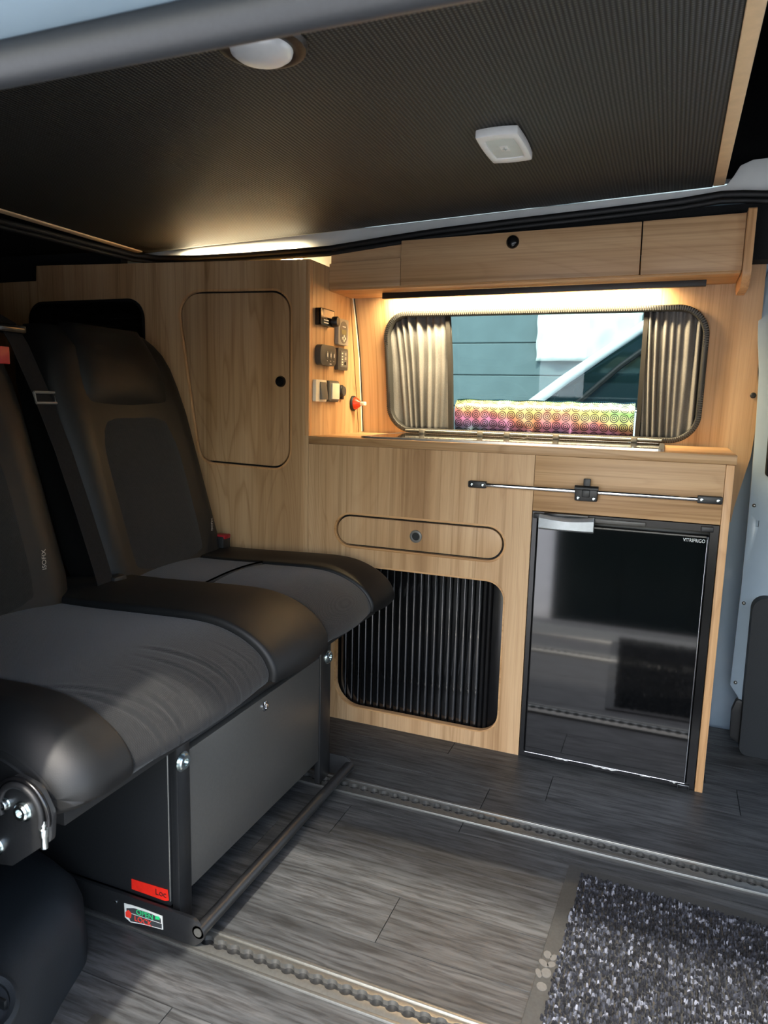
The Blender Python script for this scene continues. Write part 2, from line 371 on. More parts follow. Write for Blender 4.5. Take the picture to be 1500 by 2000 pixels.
struct(box('wall_light_block', 1.55, 1.6, .42, 2.2, -.05, 1.45, 'dark_canvas', bevel=0), 'unseen dark wall added to block light from the cab end')  # unseen wall, added to keep front light off the seats
struct(box('ceiling_rear', -2.3, -1.6, .44, 2.0, 1.365, 1.38, 'headliner', bevel=0), 'dark lining over the rear of the van')
struct(box('ceiling_cab', .35, 1.6, .44, 2.0, 1.42, 1.44, 'headliner', bevel=0), 'dark lining over the cab')
# roof shell and canvas above the bed board
struct(box('roof', -2.35, 1.6, .40, 2.2, 1.86, 1.90, 'dark_canvas', bevel=0), 'raised dark roof above the bed board')
struct(box('wall_canvas', -2.3, 1.6, 2.02, 2.06, 1.46, 1.87, 'dark_canvas', bevel=0)); struct(box('wall_canvas_near', -2.3, 1.6, .42, .46, 1.30, 1.87, 'dark_canvas', bevel=0))
struct(box('wall_canvas_rear', -2.3, -2.26, .44, 2.05, 1.40, 1.87, 'dark_canvas', bevel=0)); struct(box('wall_canvas_front', 1.5, 1.54, .44, 2.05, 1.40, 1.87, 'dark_canvas', bevel=0))
# ceiling: ribbed bed board, tilted slightly
def slab(name, x0, x1, y0, y1, dz0, dz1, mat, parent=None, bevel=.002):
    bm = bmesh.new(); bbox(bm, x0, x1, y0, y1, 0, 1)
    for v in bm.verts: v.co.z = zc(v.co.x)+(dz0 if v.co.z < .5 else dz1)
    return from_bm(name, bm, mat, parent, bevel=bevel)
ce = struct(slab('ceiling', -1.565, .046, .48, 1.885, 0, .022, 'ribbed_lining'), 'dark grey ribbed fabric underside of the raised bed board')
struct(slab('trim_1', .046, .070, .48, 1.87, -.003, .022, 'strip_cream'), 'cream wooden strip along the front edge of the bed board')
struct(slab('trim_2', -1.590, -1.566, .48, 1.86, -.003, .022, 'strip_cream'), 'cream strip along the rear edge of the bed board')
# body rail behind the board edge, white, flaring up at the front
rail_top = [(-1.60,1.345),(-1.0,1.368),(-.4,1.392),(.04,1.408),(.075,1.412),(.088,1.43),(.100,1.452),(.125,1.462),(.40,1.472)]
rail_bot = [(.40,1.36),(.161,1.385),(.066,1.396),(-.02,1.385),(-.167,1.378),(-.414,1.366),(-.617,1.354),(-.931,1.322),(-1.55,1.325),(-1.60,1.33)]
struct(plate('trim_3', rail_top+rail_bot, [], XZ(1.892), .035, 'body_white', smooth=True, bevel=.002), 'white painted roof rail behind the bed board')
pts = [(-1.66,1.25,1.335),(-1.63,1.5,1.335),(-1.60,1.72,1.331),(-1.57,1.82,1.326),(-1.51,1.865,1.322),(-1.38,1.875,1.318),(-1.2,1.877,1.318),(-.931,1.879,1.322),(-.75,1.879,1.338),(-.617,1.879,1.349),(-.414,1.879,1.360),(-.167,1.879,1.371),(-.02,1.879,1.379),(.066,1.879,1.388),(.11,1.879,1.386),(.161,1.879,1.381),(.4,1.879,1.376)]
seal = thing('roof_seal', 'ribbed black rubber seal running along the roof edge above the cabinets', 'seal', (-.6,1.88,1.33))
tube('seal_bead', pts, .0085, 'rubber', seal); tube('seal_lip', [(x, y-.002, z-.014) for x, y, z in pts], .0065, 'rubber', seal)
struct(plate('trim_4', [(-.62,1.28),(.139,1.28),(.141,1.246),(.42,1.246),(.42,1.368),(.16,1.372),(-.02,1.37),(-.414,1.352),(-.62,1.34)], [], XZ(1.905), .06, 'headliner'), 'black felt headliner above the overhead cabinet')
struct(box('wall_upper', -1.6, -.93, 1.985, 2.0, 1.2, 1.36, 'body_white', bevel=.002), 'white body metal above the wardrobe')
struct(plate('trim_5', [(-2.25,1.2),(-1.6,1.2),(-1.6,1.335),(-2.25,1.345)], [], XZ(1.80), .03, 'headliner'), 'dark lining above the rear of the wardrobe')

# sliding-door opening: sealed header tube with the painted body edge above it
hd = thing('door_1', 'sliding door frame header with fat black rubber seal and pale blue paint', 'door frame', (-.2,.45,1.17), kind='structure')
del hd['category']
tube('header_seal', [(-1.0,.45,1.1545),(1.0,.45,1.1545)], .0165, 'header_rubber', hd, 20)
box('header_body', -1.0, 1.0, .36, .44, 1.164, 1.182, 'body_paint_shaded', hd, bevel=.004)
box('header_gutter', -1.0, 1.0, .35, .435, 1.184, 1.30, 'rubber', hd, bevel=.004)
box('header_inner', -1.0, 1.0, .45, .50, 1.19, 1.36, 'black_trim_plastic', hd, bevel=.004)

# ------------------------------------------------------------------ wardrobe
wr = thing('wardrobe', 'tall brown wood wardrobe with rounded locker door behind the bench', 'wardrobe', (-1.4,1.9,0))
door_out = roundpoly([(-1.283,.713),(-.980,.706),(-.980,1.193),(-1.357,1.200)], [.05,.055,.06,.065], 8)
niche = rrect(-1.93,-1.472,.88,1.186,.06)
plate('front_panel', [(-2.26,0),(XS,0),(XS,1.27),(-1.89,1.296),(-1.893,1.25),(-2.26,1.25)], [door_out, niche], XZ(YK), .018, 'wood_upright', wr)
def inset(poly, d):
    c = Vector((sum(p[0] for p in poly)/len(poly), sum(p[1] for p in poly)/len(poly))); n = len(poly); out = []
    for i in range(n):
        a = Vector(poly[i-1]); b = Vector(poly[(i+1) % n]); t = (b-a).normalized(); nn = Vector((-t.y, t.x))
        if nn.dot(c-Vector(poly[i])) < 0: nn = -nn
        out.append(tuple(Vector(poly[i])+nn*d))
    return out
dd = plate('locker_door', inset(door_out, .006), [], XZ(YK+.001), .018, 'wood_upright', wr, bevel=.0032)
bm = bmesh.new(); loft(bm, [[(a, y, b) for a, b in inset(door_out, d)] for y, d in ((YK-.0004,-.005),(YK-.0012,-.002),(YK-.0006,.0004),(YK+.004,.0012))], cap=False); from_bm('routed_edge', bm, 'wood_edge_upright', wr, smooth=True)
kn = lathe('lock_knob', (-1.011,YK+.002,.949), (0,-1,0), [(.0,.0),(.0155,0),(.0155,.004),(.013,.009),(.006,.011),(0,.0112)], 'black_gloss_frame', dd)
box('door_backing', -1.40, -.95, YK+.02, YK+.03, .68, 1.22, 'rubber', wr, bevel=0)
bm = bmesh.new(); loft(bm, [[(a, y, b) for a, b in inset(niche, d)] for y, d in ((YK-.003,.0),(YK-.003,.008),(YK+.25,.008))], cap=False); from_bm('niche_liner', bm, 'black_plastic', wr, smooth=True)
box('niche_back', -1.96, -1.44, YK+.25, YK+.26, .85, 1.2, 'rubber', wr, bevel=0)
ns = bmesh.new(); bbox(ns, -.22, .22, -.004, .004, -.006, .006); nme = from_bm('niche_slat', ns, 'black_plastic', wr, bevel=.001); nme.location = (-1.70, YK+.2, .98)
for i in range(1, 8): sub('niche_slat', nme.data, (-1.70, YK+.2, .98+.026*i), wr)
sp_out = [(YK+.018,0),(2.10,0),(yw(.5)-.001,.5),(yw(.8)-.001,.80),(yw(1.03)-.001,1.03),(yw(1.12)-.001,1.12),(yw(1.22)-.001,1.22),(1.99,1.27),(YK+.018,1.27)]
plate('side_panel', sp_out, [], YZ(XS), .016, 'wood_upright', wr)
box('edge_band', XS-.012, XS+.0004, YK-.0005, YK+.018, .803, 1.27, 'wood_edge_upright', wr, bevel=.0015)
plate('top_panel', [(-1.88,YK+.018),(XS-.016,YK+.018),(XS-.016,1.98),(-1.88,1.98)], [], lambda a, b, t: (a, b, 1.262-.027*(a+.923)-t), .012, 'wood_upright', wr)
tube('joint_bead', [(XS+.002, yw(z)-.004, z) for z in (.806,.9,.97,1.03,1.08,1.12,1.17,1.225)], .0035, 'cream_plastic', wr, 8)
tube('joint_seal', [(XS+.006, yw(z)-.003, z) for z in (.806,.9,.97,1.03,1.08,1.12,1.17,1.225)], .0022, 'rubber', wr, 8)

# ------------------------------------------------------------------ kitchen unit
kt = thing('kitchen_unit', 'light wood kitchen unit with long rounded drawer and black tambour opening', 'cabinet', (-.4,1.93,0))
dr = rrect(-.836,-.366,.507,.595,.0439,12)
rec = rrect(-.833,-.357,.043,.457,[.075,.058,.05,.05],8)
plate('front_panel', [(XS+.001,0),(-.301,0),(-.301,.781),(XS+.001,.781)], [dr, rec], XZ(YK), .018, 'wood_upright', kt)
drw = plate('drawer_front', inset(dr, .006), [], XZ(YK+.0012), .016, 'wood_upright', kt, bevel=.0032)
bm = bmesh.new(); loft(bm, [[(a, y, b) for a, b in inset(dr, d)] for y, d in ((YK-.0004,-.005),(YK-.0012,-.002),(YK-.0006,.0004),(YK+.004,.0012))], cap=False); from_bm('routed_edge', bm, 'wood_edge', kt, smooth=True)
lathe('finger_ring', (-.602,YK+.0015,.551), (0,-1,0), [(.0105,-.01),(.0105,.003),(.0125,.0045),(.0165,.003),(.017,0),(.017,-.001)], 'mid_grey_plastic', drw)
lathe('finger_hole', (-.602,YK+.001,.551), (0,-1,0), [(0,0),(.0106,0),(.0106,.0008),(0,.0008)], 'rubber', drw)
box('drawer_backing', -.86, -.34, YK+.019, YK+.028, .49, .61, 'rubber', kt, bevel=0)
bm = bmesh.new(); loft(bm, [[(a, y, b) for a, b in inset(rec, d)] for y, d in ((YK-.0022,-.0005),(YK-.0022,.0035),(YK+.014,.0035))], cap=False); from_bm('opening_trim', bm, 'wood_edge', kt, smooth=True)
tam = box('tambour_door', -.85, -.345, YK+.032, YK+.04, .03, .47, 'tambour_black', kt, bevel=0)
def slat_mesh(w):
    bm = bmesh.new(); h = w/2; prof = [(-h,.014),(-h,.0012),(-h+.0006,.0002),(-h+.0014,0),(0,-.0001),(h-.0078,0),(h-.0060,.0005),(h-.0042,.0016),(h-.0025,.0034),(h-.0010,.006),(h,.010),(h,.014)]
    loft(bm, [[(a, b, z) for a, b in prof] for z in (.032,.468)]); return bm
first = from_bm('slat', slat_mesh(.0198), 'tambour_black', tam, smooth=True, auto=60); first.location = (-.4285, YK+.022, 0)
for i in range(1, 20): sub('slat', first.data, (-.4285-.0203*i, YK+.022, 0), tam)
lead = from_bm('lead_slat', slat_mesh(.012), 'black_gloss_frame', tam, smooth=True); lead.location = (-.4115, YK+.020, 0)
sub('lead_slat', lead.data, (-.398, YK+.018, 0), tam)
box('end_stile', -.391, -.345, YK+.019, YK+.031, .03, .47, 'black_gloss_frame', tam, bevel=.001)
box('fridge_fascia', -.3, .121, YK, YK+.018, .645, .781, 'wood_level', kt, bevel=.0008)
box('end_panel', .1215, .139, YK-.002, 2.1, 0, .781, 'wood_edge_upright', kt, bevel=.0015)
box('divider', -.318, -.301, YK+.019, 2.08, 0, .781, 'wood_upright', kt, bevel=0)
# worktop
wt = plate('worktop', [(XS+.001,YK-.003),(.142,YK-.003),(.146,2.106),(XS+.001,2.106)], [], XY(.803), .0215, 'wood_level', bevel=.002)
tag(wt, 'light wood worktop running in front of the window', 'worktop')
# lidded sink and hob
lid = thing('sink_and_hob', 'black glass lidded sink and hob with silver rim set into the worktop', 'hob', (-.4,1.93,.803))
rim = roundpoly([(-.775,1.758),(-.010,1.758),(-.012,2.085),(-.775,2.085)], .018, 5)
plate('silver_rim', rim, [inset(rim, .012)], XY(.8085), .0055, 'silver', lid)
plate('glass_lid', inset(rim, .0122), [], XY(.8082), .004, 'black_gloss', lid)
plate('rim_shadow_gap', inset(rim, .001), [], XY(.8031), .0003, 'rubber', lid)
tube('hinge_rail', [(-.755,2.066,.8165),(-.02,2.066,.8165)], .0042, 'aluminium', lid, 10)
for x in (-.70,-.52,-.44,-.30,-.09): box('hinge', x-.008, x+.008, 2.055, 2.076, .808, .8215, 'mid_grey_plastic', lid, bevel=.002)
plate('lid_joint', [(-.383,1.77),(-.381,1.77),(-.381,2.07),(-.383,2.07)], [], XY(.8086), .0004, 'silver', lid)

# ------------------------------------------------------------------ fridge
fr = thing('fridge', 'glossy black compact fridge under the worktop with short silver handle', 'fridge', (-.09,1.93,0))
box('body', -.2985, .1195, YK+.03, 2.08, .005, .643, 'black_plastic', fr, bevel=.003)
plate('surround', [(-.2985,.004),(.1195,.004),(.1195,.643),(-.2985,.643)], [[(-.288,.018),(.102,.018),(.102,.628),(-.288,.628)]], XZ(YK-.001), .03, 'black_gloss_frame', fr)
fd = box('door', -.2865, .1005, YK-.004, YK+.028, .016, .617, 'black_gloss_frame', fr, bevel=.002)
plate('door_glass', rrect(-.2825,.0965,.020,.613,.002,2), [], XZ(YK-.006), .0025, 'black_gloss', fd)
tube('door_bead', [(.0975,YK-.0055,.020),(.0975,YK-.0055,.610)], .0017, 'chrome', fd, 8)
tube('top_bead', [(-.15,YK-.0055,.6155),(.095,YK-.0055,.6155)], .0022, 'mid_grey_plastic', fd, 8)
tube('bottom_bead', [(-.284,YK-.0045,.0165),(.098,YK-.0045,.0165)], .0016, 'silver', fd, 8)
hb = bmesh.new()
prof = []
for i in range(13):
    a = i/12; x = -.280+.129*a; s = math.sin(math.pi*a)
    prof.append([(x, YK-.006, .604), (x, YK-.017-.005*s, .6035), (x, YK-.023-.007*s, .608), (x, YK-.023-.007*s, .632-.004*s), (x, YK-.016-.004*s, .6395-.005*s), (x, YK-.006, .640-.005*s)])
loft(hb, prof); from_bm('handle', hb, 'satin_silver', fd, smooth=True, auto=40)
box('latch_hood', -.27, -.165, YK-.012, YK+.004, .636, .6435, 'black_gloss_frame', fr, bevel=.0015)
box('vent_bar', -.150, -.036, YK-.010, YK-.001, .628, .638, 'dark_grey_plastic', fr, bevel=.0015)
for x0, x1 in ((-.296,-.262), (.082,.108)): box('hinge_cap', x0, x1, YK-.012, YK-.001, .628, .640, 'black_plastic', fr, bevel=.002)
text('brand_lettering', 'VITRIFRIGO', .0115, (.070,YK-.0063,.6055), rot_y_face(), 'ink_white', fd, sx=.78)
for i, (x0, x1, d) in enumerate(((-.262,-.235,.004),(-.215,-.165,.006),(-.125,-.04,.008),(-.01,.03,.005),(.06,.085,.006))):
    bm = bmesh.new(); n = 9; top = [(x0+(x1-x0)*k/n, .0165) for k in range(n+1)]; bot = [(x1-(x1-x0)*k/n, .0165-d*(.35+.65*random.random())*math.sin(math.pi*(k+.4)/(n+.8))) for k in range(n+1)]
    bm.free(); plate('torn_tape', top+bot[1:-1] if False else top+bot, [], XZ(YK-.0035), .0006, 'tape_white', fr)
bm = bmesh.new(); 
tube('foot_clip', [(.084,YK-.004,.001),(.084,YK-.006,.012),(.108,YK-.006,.012),(.108,YK-.004,.001)], .0012, 'silver', fr, 6)

# ------------------------------------------------------------------ folding-table rail on the kitchen front
tr = thing('table_rail', 'slim chrome rail with black clips across the kitchen front above the fridge', 'rail', (-.17,YK,.70))
tube('chrome_bar', [(-.435,YK-.011,.7015),(.090,YK-.011,.7015)], .0058, 'chrome', tr, 14)
for x0, x1 in ((-.462,-.416), (.068,.120)):
    e = box('end_bracket', x0, x1, YK-.018, YK, .693, .710, 'black_plastic', tr, bevel=.003)
    for x in (x0+.009, x1-.009): lathe('screw', (x,YK-.018,.7015), (0,-1,0), [(0,-.001),(.0042,-.001),(.0042,.0008),(.003,.0016),(.0012,.0016),(.0012,.0006),(0,.0006)], 'zinc', e, 12)
cl = box('clamp_body', -.199, -.147, YK-.026, YK-.001, .680, .712, 'black_plastic', tr, bevel=.003)
box('clamp_tab', -.181, -.165, YK-.020, YK-.012, .708, .733, 'black_plastic', cl, bevel=.0015)
box('clamp_hinge', -.182, -.164, YK-.031, YK-.020, .690, .707, 'black_plastic', cl, bevel=.002)
tube('clamp_barrel', [(-.200,YK-.020,.7095),(-.146,YK-.020,.7095)], .007, 'black_plastic', cl, 12)
for x in (-.191,-.155): lathe('screw', (x,YK-.026,.687), (0,-1,0), [(0,-.001),(.0042,-.001),(.0042,.0008),(.003,.0016),(.0012,.0016),(.0012,.0006),(0,.0006)], 'zinc', cl, 12)

# ------------------------------------------------------------------ overhead cabinet with light strip
YO = 1.863
oh = thing('overhead_cabinet', 'long shallow wood overhead cabinet above the window', 'cabinet', (-.4,1.93,1.21))
plate('left_fascia', [(XS+.001,1.211),(-.7095,1.211),(-.7095,1.284),(XS+.001,1.278)], [], XZ(YO), .015, 'wood_level', oh, bevel=.001)
plate('left_backboard', [(XS+.001,1.27),(-.7095,1.27),(-.7095,1.326),(XS+.001,1.316)], [], XZ(YO+.012), .01, 'wood_level', oh)
fp = plate('flap_door', [(-.708,1.2115),(-.0995,1.2155),(-.1015,1.3365),(-.708,1.3275)], [], XZ(YO-.001), .016, 'wood_level', oh, bevel=.001)
lathe('knob', (-.407,YO-.001,1.307), (0,-1,0), [(0,0),(.0155,0),(.0165,.002),(.0155,.007),(.011,.0115),(.005,.013),(0,.0132)], 'black_gloss_frame', fp)
plate('right_fascia', [(-.0965,1.2155),(.121,1.2165),(.121,1.3415),(-.0985,1.3375)], [], XZ(YO), .015, 'wood_level', oh, bevel=.001)
bm = bmesh.new(); bbox(bm, XS+.001, .12, YO+.002, 2.015, 1.205, 1.2112)
for v in bm.verts: v.co.z += .0055*(v.co.x+.92)
from_bm('bottom_board', bm, 'wood_edge', oh, bevel=.001)
ep = roundpoly([(1.838,1.347),(1.838,1.200),(1.872,1.178),(1.985,1.178),(2.03,1.20),(1.95,1.345)], [.006,.022,.02,.01,0,0], 5)
plate('end_panel', ep, [], YZ(.1395), .0175, 'wood_edge_upright', oh, bevel=.003)
bm = bmesh.new(); bbox(bm, -.79, .052, 1.935, 1.952, 1.188, 1.206)
for v in bm.verts: v.co.z += .0075*(v.co.x+.79)+.002
from_bm('light_channel', bm, 'black_plastic', oh, bevel=.001)
def led_strip(name, label, x0, x1, y, z, power, aim, width=.012, col=(1,.70,.33)):
    t = thing(name, label, 'light strip', ((x0+x1)/2, y, z), group='warm light strips')
    box('diffuser', x0, x1, y-.004, y+.004, z-.0015, z+.0015, 'led_warm', t, bevel=0)
    L = bpy.data.lights.new(name+'_light', 'AREA'); L.shape = 'RECTANGLE'; L.size = x1-x0; L.size_y = width; L.energy = power; L.spread = math.radians(150); L.color = col
    o = bpy.data.objects.new(name+'_light', L); COL.objects.link(o); o.parent = t
    d = Vector(aim).normalized(); o.rotation_euler = d.to_track_quat('-Z', 'X').to_euler() if False else (0,0,0)
    zax = -d; xax = Vector((1,0,0)); yax = zax.cross(xax).normalized(); m = Matrix((xax, yax, zax)).transposed()
    o.rotation_euler = m.to_euler(); o.location = Vector((0,0,0))+d*.004
    return t
led_strip('light_strip', 'lit warm strip light under the overhead cabinet above the window', -.785, -.07, 1.978, 1.206, 5.0, (0, .8, -1), col=(1,.78,.46))
led_strip('light_strip', 'lit warm strip light hidden on top of the wardrobe', -1.42, -1.02, 1.885, 1.300, 1.5, (0, -.15, 1), col=(1,.82,.55))

# ------------------------------------------------------------------ window, curtains, foil
wd = thing('window_1', 'wide rounded van window with ribbed grey rubber frame', 'window', (-.38,2.1,.81), kind='structure'); del wd['category']
wloop = rrect(-.826,.070,.812,1.163,.075,14)
def loop3(d, off): return [(a, yw(b)+off, b) for a, b in inset(wloop, d)]
bm = bmesh.new(); rings = [loop3(-.004,.0), loop3(-.004,-.006), loop3(.0,-.010), loop3(.007,-.010), loop3(.0105,-.006), loop3(.0105,.022)]
loft(bm, rings, cap=False); from_bm('rubber_frame', bm, 'rubber_frame', wd, smooth=True, auto=60)
# ribs of the frame: short bars all round
bm = bmesh.new(); acc = 0; n = len(wloop); step = .006; dense = []
for i in range(n):
    a = Vector(wloop[i]); b = Vector(wloop[(i+1) % n]); L = (b-a).length; s = acc
    while s < L: dense.append((a+(b-a)*(s/L), (b-a).normalized())); s += step
    acc = s-L
for p, t in dense:
    nn = Vector((-t.y, t.x)); q = []
    for e, d in ((-.0013,-.003), (.0013,-.003), (.0013,.009), (-.0013,.009)):
        w2 = p+t*e+nn*d; q.append(w2)
    lo = [bm.verts.new((w2.x, yw(w2.y)-.008, w2.y)) for w2 in q]; hi = [bm.verts.new((w2.x, yw(w2.y)-.0118, w2.y)) for w2 in q]
    bm.faces.new(hi)
    for k in range(4): bm.faces.new((lo[k], lo[(k+1) % 4], hi[(k+1) % 4], hi[k]))
tag(from_bm('frame_ribs', bm, 'rubber_frame', wd), kind='stuff')
plate('glass_pane', inset(wloop, -.011), [], lambda a, b, t: (a, yw(b)+.052+t, b), .003, 'tinted_glass', wd, grid=[(-.8+.1*i, z) for i in range(9) for z in (.9,1.0,1.06,1.12)], smooth=True)
bm = bmesh.new(); loft(bm, [loop3(.0105,.02), loop3(-.012,.056)], cap=False); from_bm('reveal', bm, 'rubber', wd, smooth=True)
def curtain(label, x0, x1, lean, seed, band_side):
    t = thing('curtain', label, 'curtain', ((x0+x1)/2, yw(.82)+.02, .82), group='window curtains'); rnd = random.Random(seed)
    nx, nz = 150, 22; bm = bmesh.new(); grid = []; ph = [rnd.uniform(0, 6) for _ in range(6)]; K = 8 if band_side > 0 else 8
    for i in range(nx+1):
        u = i/nx; col_ = []
        for j in range(nz+1):
            v = j/nz; z = .815+.345*v; x = x0+(x1-x0)*u+lean*(.5-v)*.012*math.sin(3*u+ph[0])
            w = u+.035*math.sin(6.2*u+ph[1]+1.2*v)*(1.1-v)+.02*math.sin(13*u+ph[2]+.8*v)
            amp = .0115*(.62+.38*math.sin(8*u+ph[3]+v)); s = math.sin(2*math.pi*K*w+ph[4]); s = math.copysign(abs(s)**.75, s)
            y = yw(z)+.018+amp*s+.002*math.sin(17*u+4*v)
            col_.append(bm.verts.new((x, y, z)))
        grid.append(col_)
    for i in range(nx):
        for j in range(nz): bm.faces.new((grid[i][j], grid[i+1][j], grid[i+1][j+1], grid[i][j+1]))
    o = from_bm('cloth', bm, 'curtain', t, smooth=True, auto=80)
    so = o.modifiers.new('thickness', 'SOLIDIFY'); so.thickness = .001
    xb = x1 if band_side > 0 else x0; bm = bmesh.new(); rings = []
    for j in range(9):
        z = .815+.345*j/8; y = yw(z)+.006; dx = -.003*(j/8)*band_side
        rings.append([(xb+dx-.006,y,z),(xb+dx+.006,y,z),(xb+dx+.006,y+.02,z),(xb+dx-.006,y+.02,z)])
    loft(bm, rings); from_bm('edge_band', bm, 'curtain_band', t, smooth=True, auto=40)
curtain('grey pleated curtain gathered at the window side next to the control panel', -.82, -.628, 1, 3, 1)
curtain('grey pleated curtain gathered at the window side above the fridge', -.086, .062, -1, 5, -1)
# holographic foil bolster along the foot of the pane
fo = bmesh.new(); uvl = fo.loops.layers.uv.new('UVMap'); prof = [(.048,.82),(.028,.824),(.024,.845),(.022,.865),(.0225,.88),(.026,.894),(.034,.905),(.044,.914),(.049,.916)]
s = 0; ss = [0]
for a, b in zip(prof, prof[1:]): s += math.dist(a, b); ss.append(s)
nx = 60; G = [[fo.verts.new((-.6195+.522*i/nx, yw(.85)+p[0]+.0012*math.sin(i*.9+k), p[1]+.0012*math.sin(i*.55+k*.7))) for k, p in enumerate(prof)] for i in range(nx+1)]
for i in range(nx):
    for k in range(len(prof)-1):
        f = fo.faces.new((G[i][k], G[i+1][k], G[i+1][k+1], G[i][k+1]))
        for lp, (ii, kk) in zip(f.loops, ((i,k),(i+1,k),(i+1,k+1),(i,k+1))): lp[uvl].uv = (.522*ii/nx, ss[kk])
for side in (G[0], G[-1]): fo.faces.new(side)
fo.faces.new([g[0] for g in G]+[g[-1] for g in reversed(G)])
foilo = from_bm('foil_bolster', fo, 'holographic_foil', smooth=True, auto=70)
tag(foilo, 'rainbow holographic foil with ring pattern along the foot of the window', 'foil')

# ------------------------------------------------------------------ controls on the wardrobe side panel (facing +x)
def rbox(name, y0, y1, z0, z1, x0, x1, mat, parent, r=.004, n=4, bevel=.0015):
    return plate(name, rrect(y0, y1, z0, z1, r, n), [], lambda a, b, t: (x1-t, a, b), x1-x0, mat, parent, bevel=bevel)
X = XS
t = thing('heater_dial', 'black dial control with copper face at the top of the control panel', 'control', (X,1.825,1.105))
rbox('housing', 1.782,1.866,1.104,1.150, X, X+.018, 'black_gloss_frame', t, .004)
rbox('face_plate', 1.797,1.862,1.127,1.147, X+.018, X+.0188, 'strip_cream', t, .002, bevel=0)
lathe('dial', (X+.017,1.859,1.120), (1,0,0), [(0,0),(.0145,0),(.0145,.014),(.012,.017),(0,.0172)], 'black_plastic', t)
for z in (1.119,1.112): rbox('print_line', 1.800,1.828,z-.0015,z+.0015, X+.018, X+.0185, 'ink_white', t, .0004, 2, 0)
t = thing('display_remote', 'tall beige remote panel with small screen and round buttons', 'control', (X,1.94,1.065))
rbox('housing', 1.906,1.974,1.062,1.136, X, X+.012, 'warm_grey_plastic', t, .005)
rbox('oval_face', 1.917,1.965,1.067,1.130, X+.012, X+.0128, 'mid_grey_plastic', t, .0235, 8, 0)
rbox('screen', 1.926,1.957,1.092,1.106, X+.0128, X+.0134, 'lcd', t, .001, 2, 0)
rbox('brand_bar', 1.931,1.953,1.113,1.116, X+.0128, X+.0133, 'ink_white', t, .0005, 2, 0)
for dy, dz in ((0,.0065),(0,-.0065),(-.009,0),(.009,0)): lathe('button', (X+.0128,1.9415+dy,1.0815+dz), (1,0,0), [(0,0),(.0042,0),(.004,.001),(0,.0013)], 'cream_plastic', t, 12)
t = thing('oval_controller', 'dark rounded controller with three oval buttons', 'control', (X,1.83,.995))
plate('housing', roundpoly([(1.785,.997),(1.878,.997),(1.882,1.025),(1.878,1.053),(1.785,1.053),(1.781,1.025)], [.016,.016,.05,.016,.016,.05], 6), [], lambda a, b, t_: (X+.018-t_, a, b), .018, 'dark_grey_plastic', t, bevel=.004)
for y in (1.823,1.844,1.865):
    b = rbox('button', y-.0075,y+.0075,1.016,1.036, X+.018, X+.0192, 'mid_grey_plastic', t, .007, 6, .0004)
    rbox('symbol', y-.002,y+.002,1.021,1.031, X+.0192, X+.0196, 'ink_white', b, .0006, 2, 0)
    rbox('status_dot', y-.0015,y+.0015,1.009,1.0115, X+.018, X+.0184, 'ink_white', t, .0005, 2, 0)
rbox('lettering_bar', 1.838,1.850,1.001,1.0035, X+.018, X+.0184, 'ink_white', t, .0005, 2, 0)
t = thing('tank_panel', 'brown-grey panel with two rows of small indicator keys', 'control', (X,1.94,.99))
rbox('housing', 1.906,1.974,.990,1.053, X, X+.012, 'dark_grey_plastic', t, .005, bevel=.003)
rbox('inner_plate', 1.921,1.966,.999,1.046, X+.012, X+.0127, 'mid_grey_plastic', t, .002, bevel=0)
for z in (1.038,1.029,1.021,1.013,1.006): rbox('indicator', 1.929,1.937,z-.002,z+.002, X+.0127, X+.0133, 'cream_plastic', t, .001, 2, 0)
for z in (1.037,1.025): rbox('key', 1.947,1.959,z-.004,z+.004, X+.0127, X+.0138, 'warm_grey_plastic', t, .001, 2, 0)
lathe('push_button', (X+.0127,1.952,1.010), (1,0,0), [(0,0),(.005,0),(.0045,.002),(0,.0024)], 'black_plastic', t, 12)
t = thing('light_switch', 'cream light switch with grey rocker near the panel edge', 'switch', (X,1.81,.90))
rbox('back_box', 1.772,1.838,.897,.957, X, X+.010, 'cream_plastic', t, .004)
b = plate('rocker', [(1.795,.903),(1.832,.903),(1.832,.951),(1.795,.951)], [], lambda a, b, t_: (X+.010+(.0012 if t_ else .0055+.0035*(.927-b)/.024), a, b), 1, 'mid_grey_plastic', t, bevel=.001)
t = thing('socket_switch', 'grey-framed switch with cream square cover beside the round socket', 'switch', (X,1.90,.90))
rbox('back_box', 1.848,1.918,.897,.957, X, X+.009, 'dark_grey_plastic', t, .004)
rbox('frame', 1.852,1.916,.900,.955, X+.009, X+.012, 'mid_grey_plastic', t, .004); rbox('cover', 1.864,1.911,.905,.950, X+.012, X+.016, 'cream_plastic', t, .003)
t = thing('round_socket', 'round black power socket with hinged cap', 'socket', (X,1.962,.91))
lathe('ring', (X,1.950,.929), (1,0,0), [(0,0),(.0185,0),(.0185,.006),(.016,.009),(0,.009)], 'black_plastic', t); lathe('cap', (X+.009,1.950,.929), (1,0,0), [(0,0),(.0145,0),(.014,.004),(0,.005)], 'dark_grey_plastic', t)
rbox('cap_tab', 1.944,1.956,.905,.914, X, X+.009, 'black_plastic', t, .001)
t = thing('red_switch', 'red battery master switch with white turning key at the panel corner', 'switch', (X,2.04,.875))
lathe('base_ring', (X,2.040,.894), (1,0,0), [(0,0),(.0235,0),(.0235,.005),(.021,.008),(0,.008)], 'rubber', t)
lathe('red_body', (X+.008,2.040,.894), (1,0,0), [(0,0),(.019,0),(.017,.008),(.010,.016),(.008,.02),(0,.02)], 'red_plastic', t)
bm = bmesh.new(); bbox(bm, X+.027, X+.044, 2.031, 2.049, .888, .900); from_bm('key', bm, 'cream_plastic', t, bevel=.003)
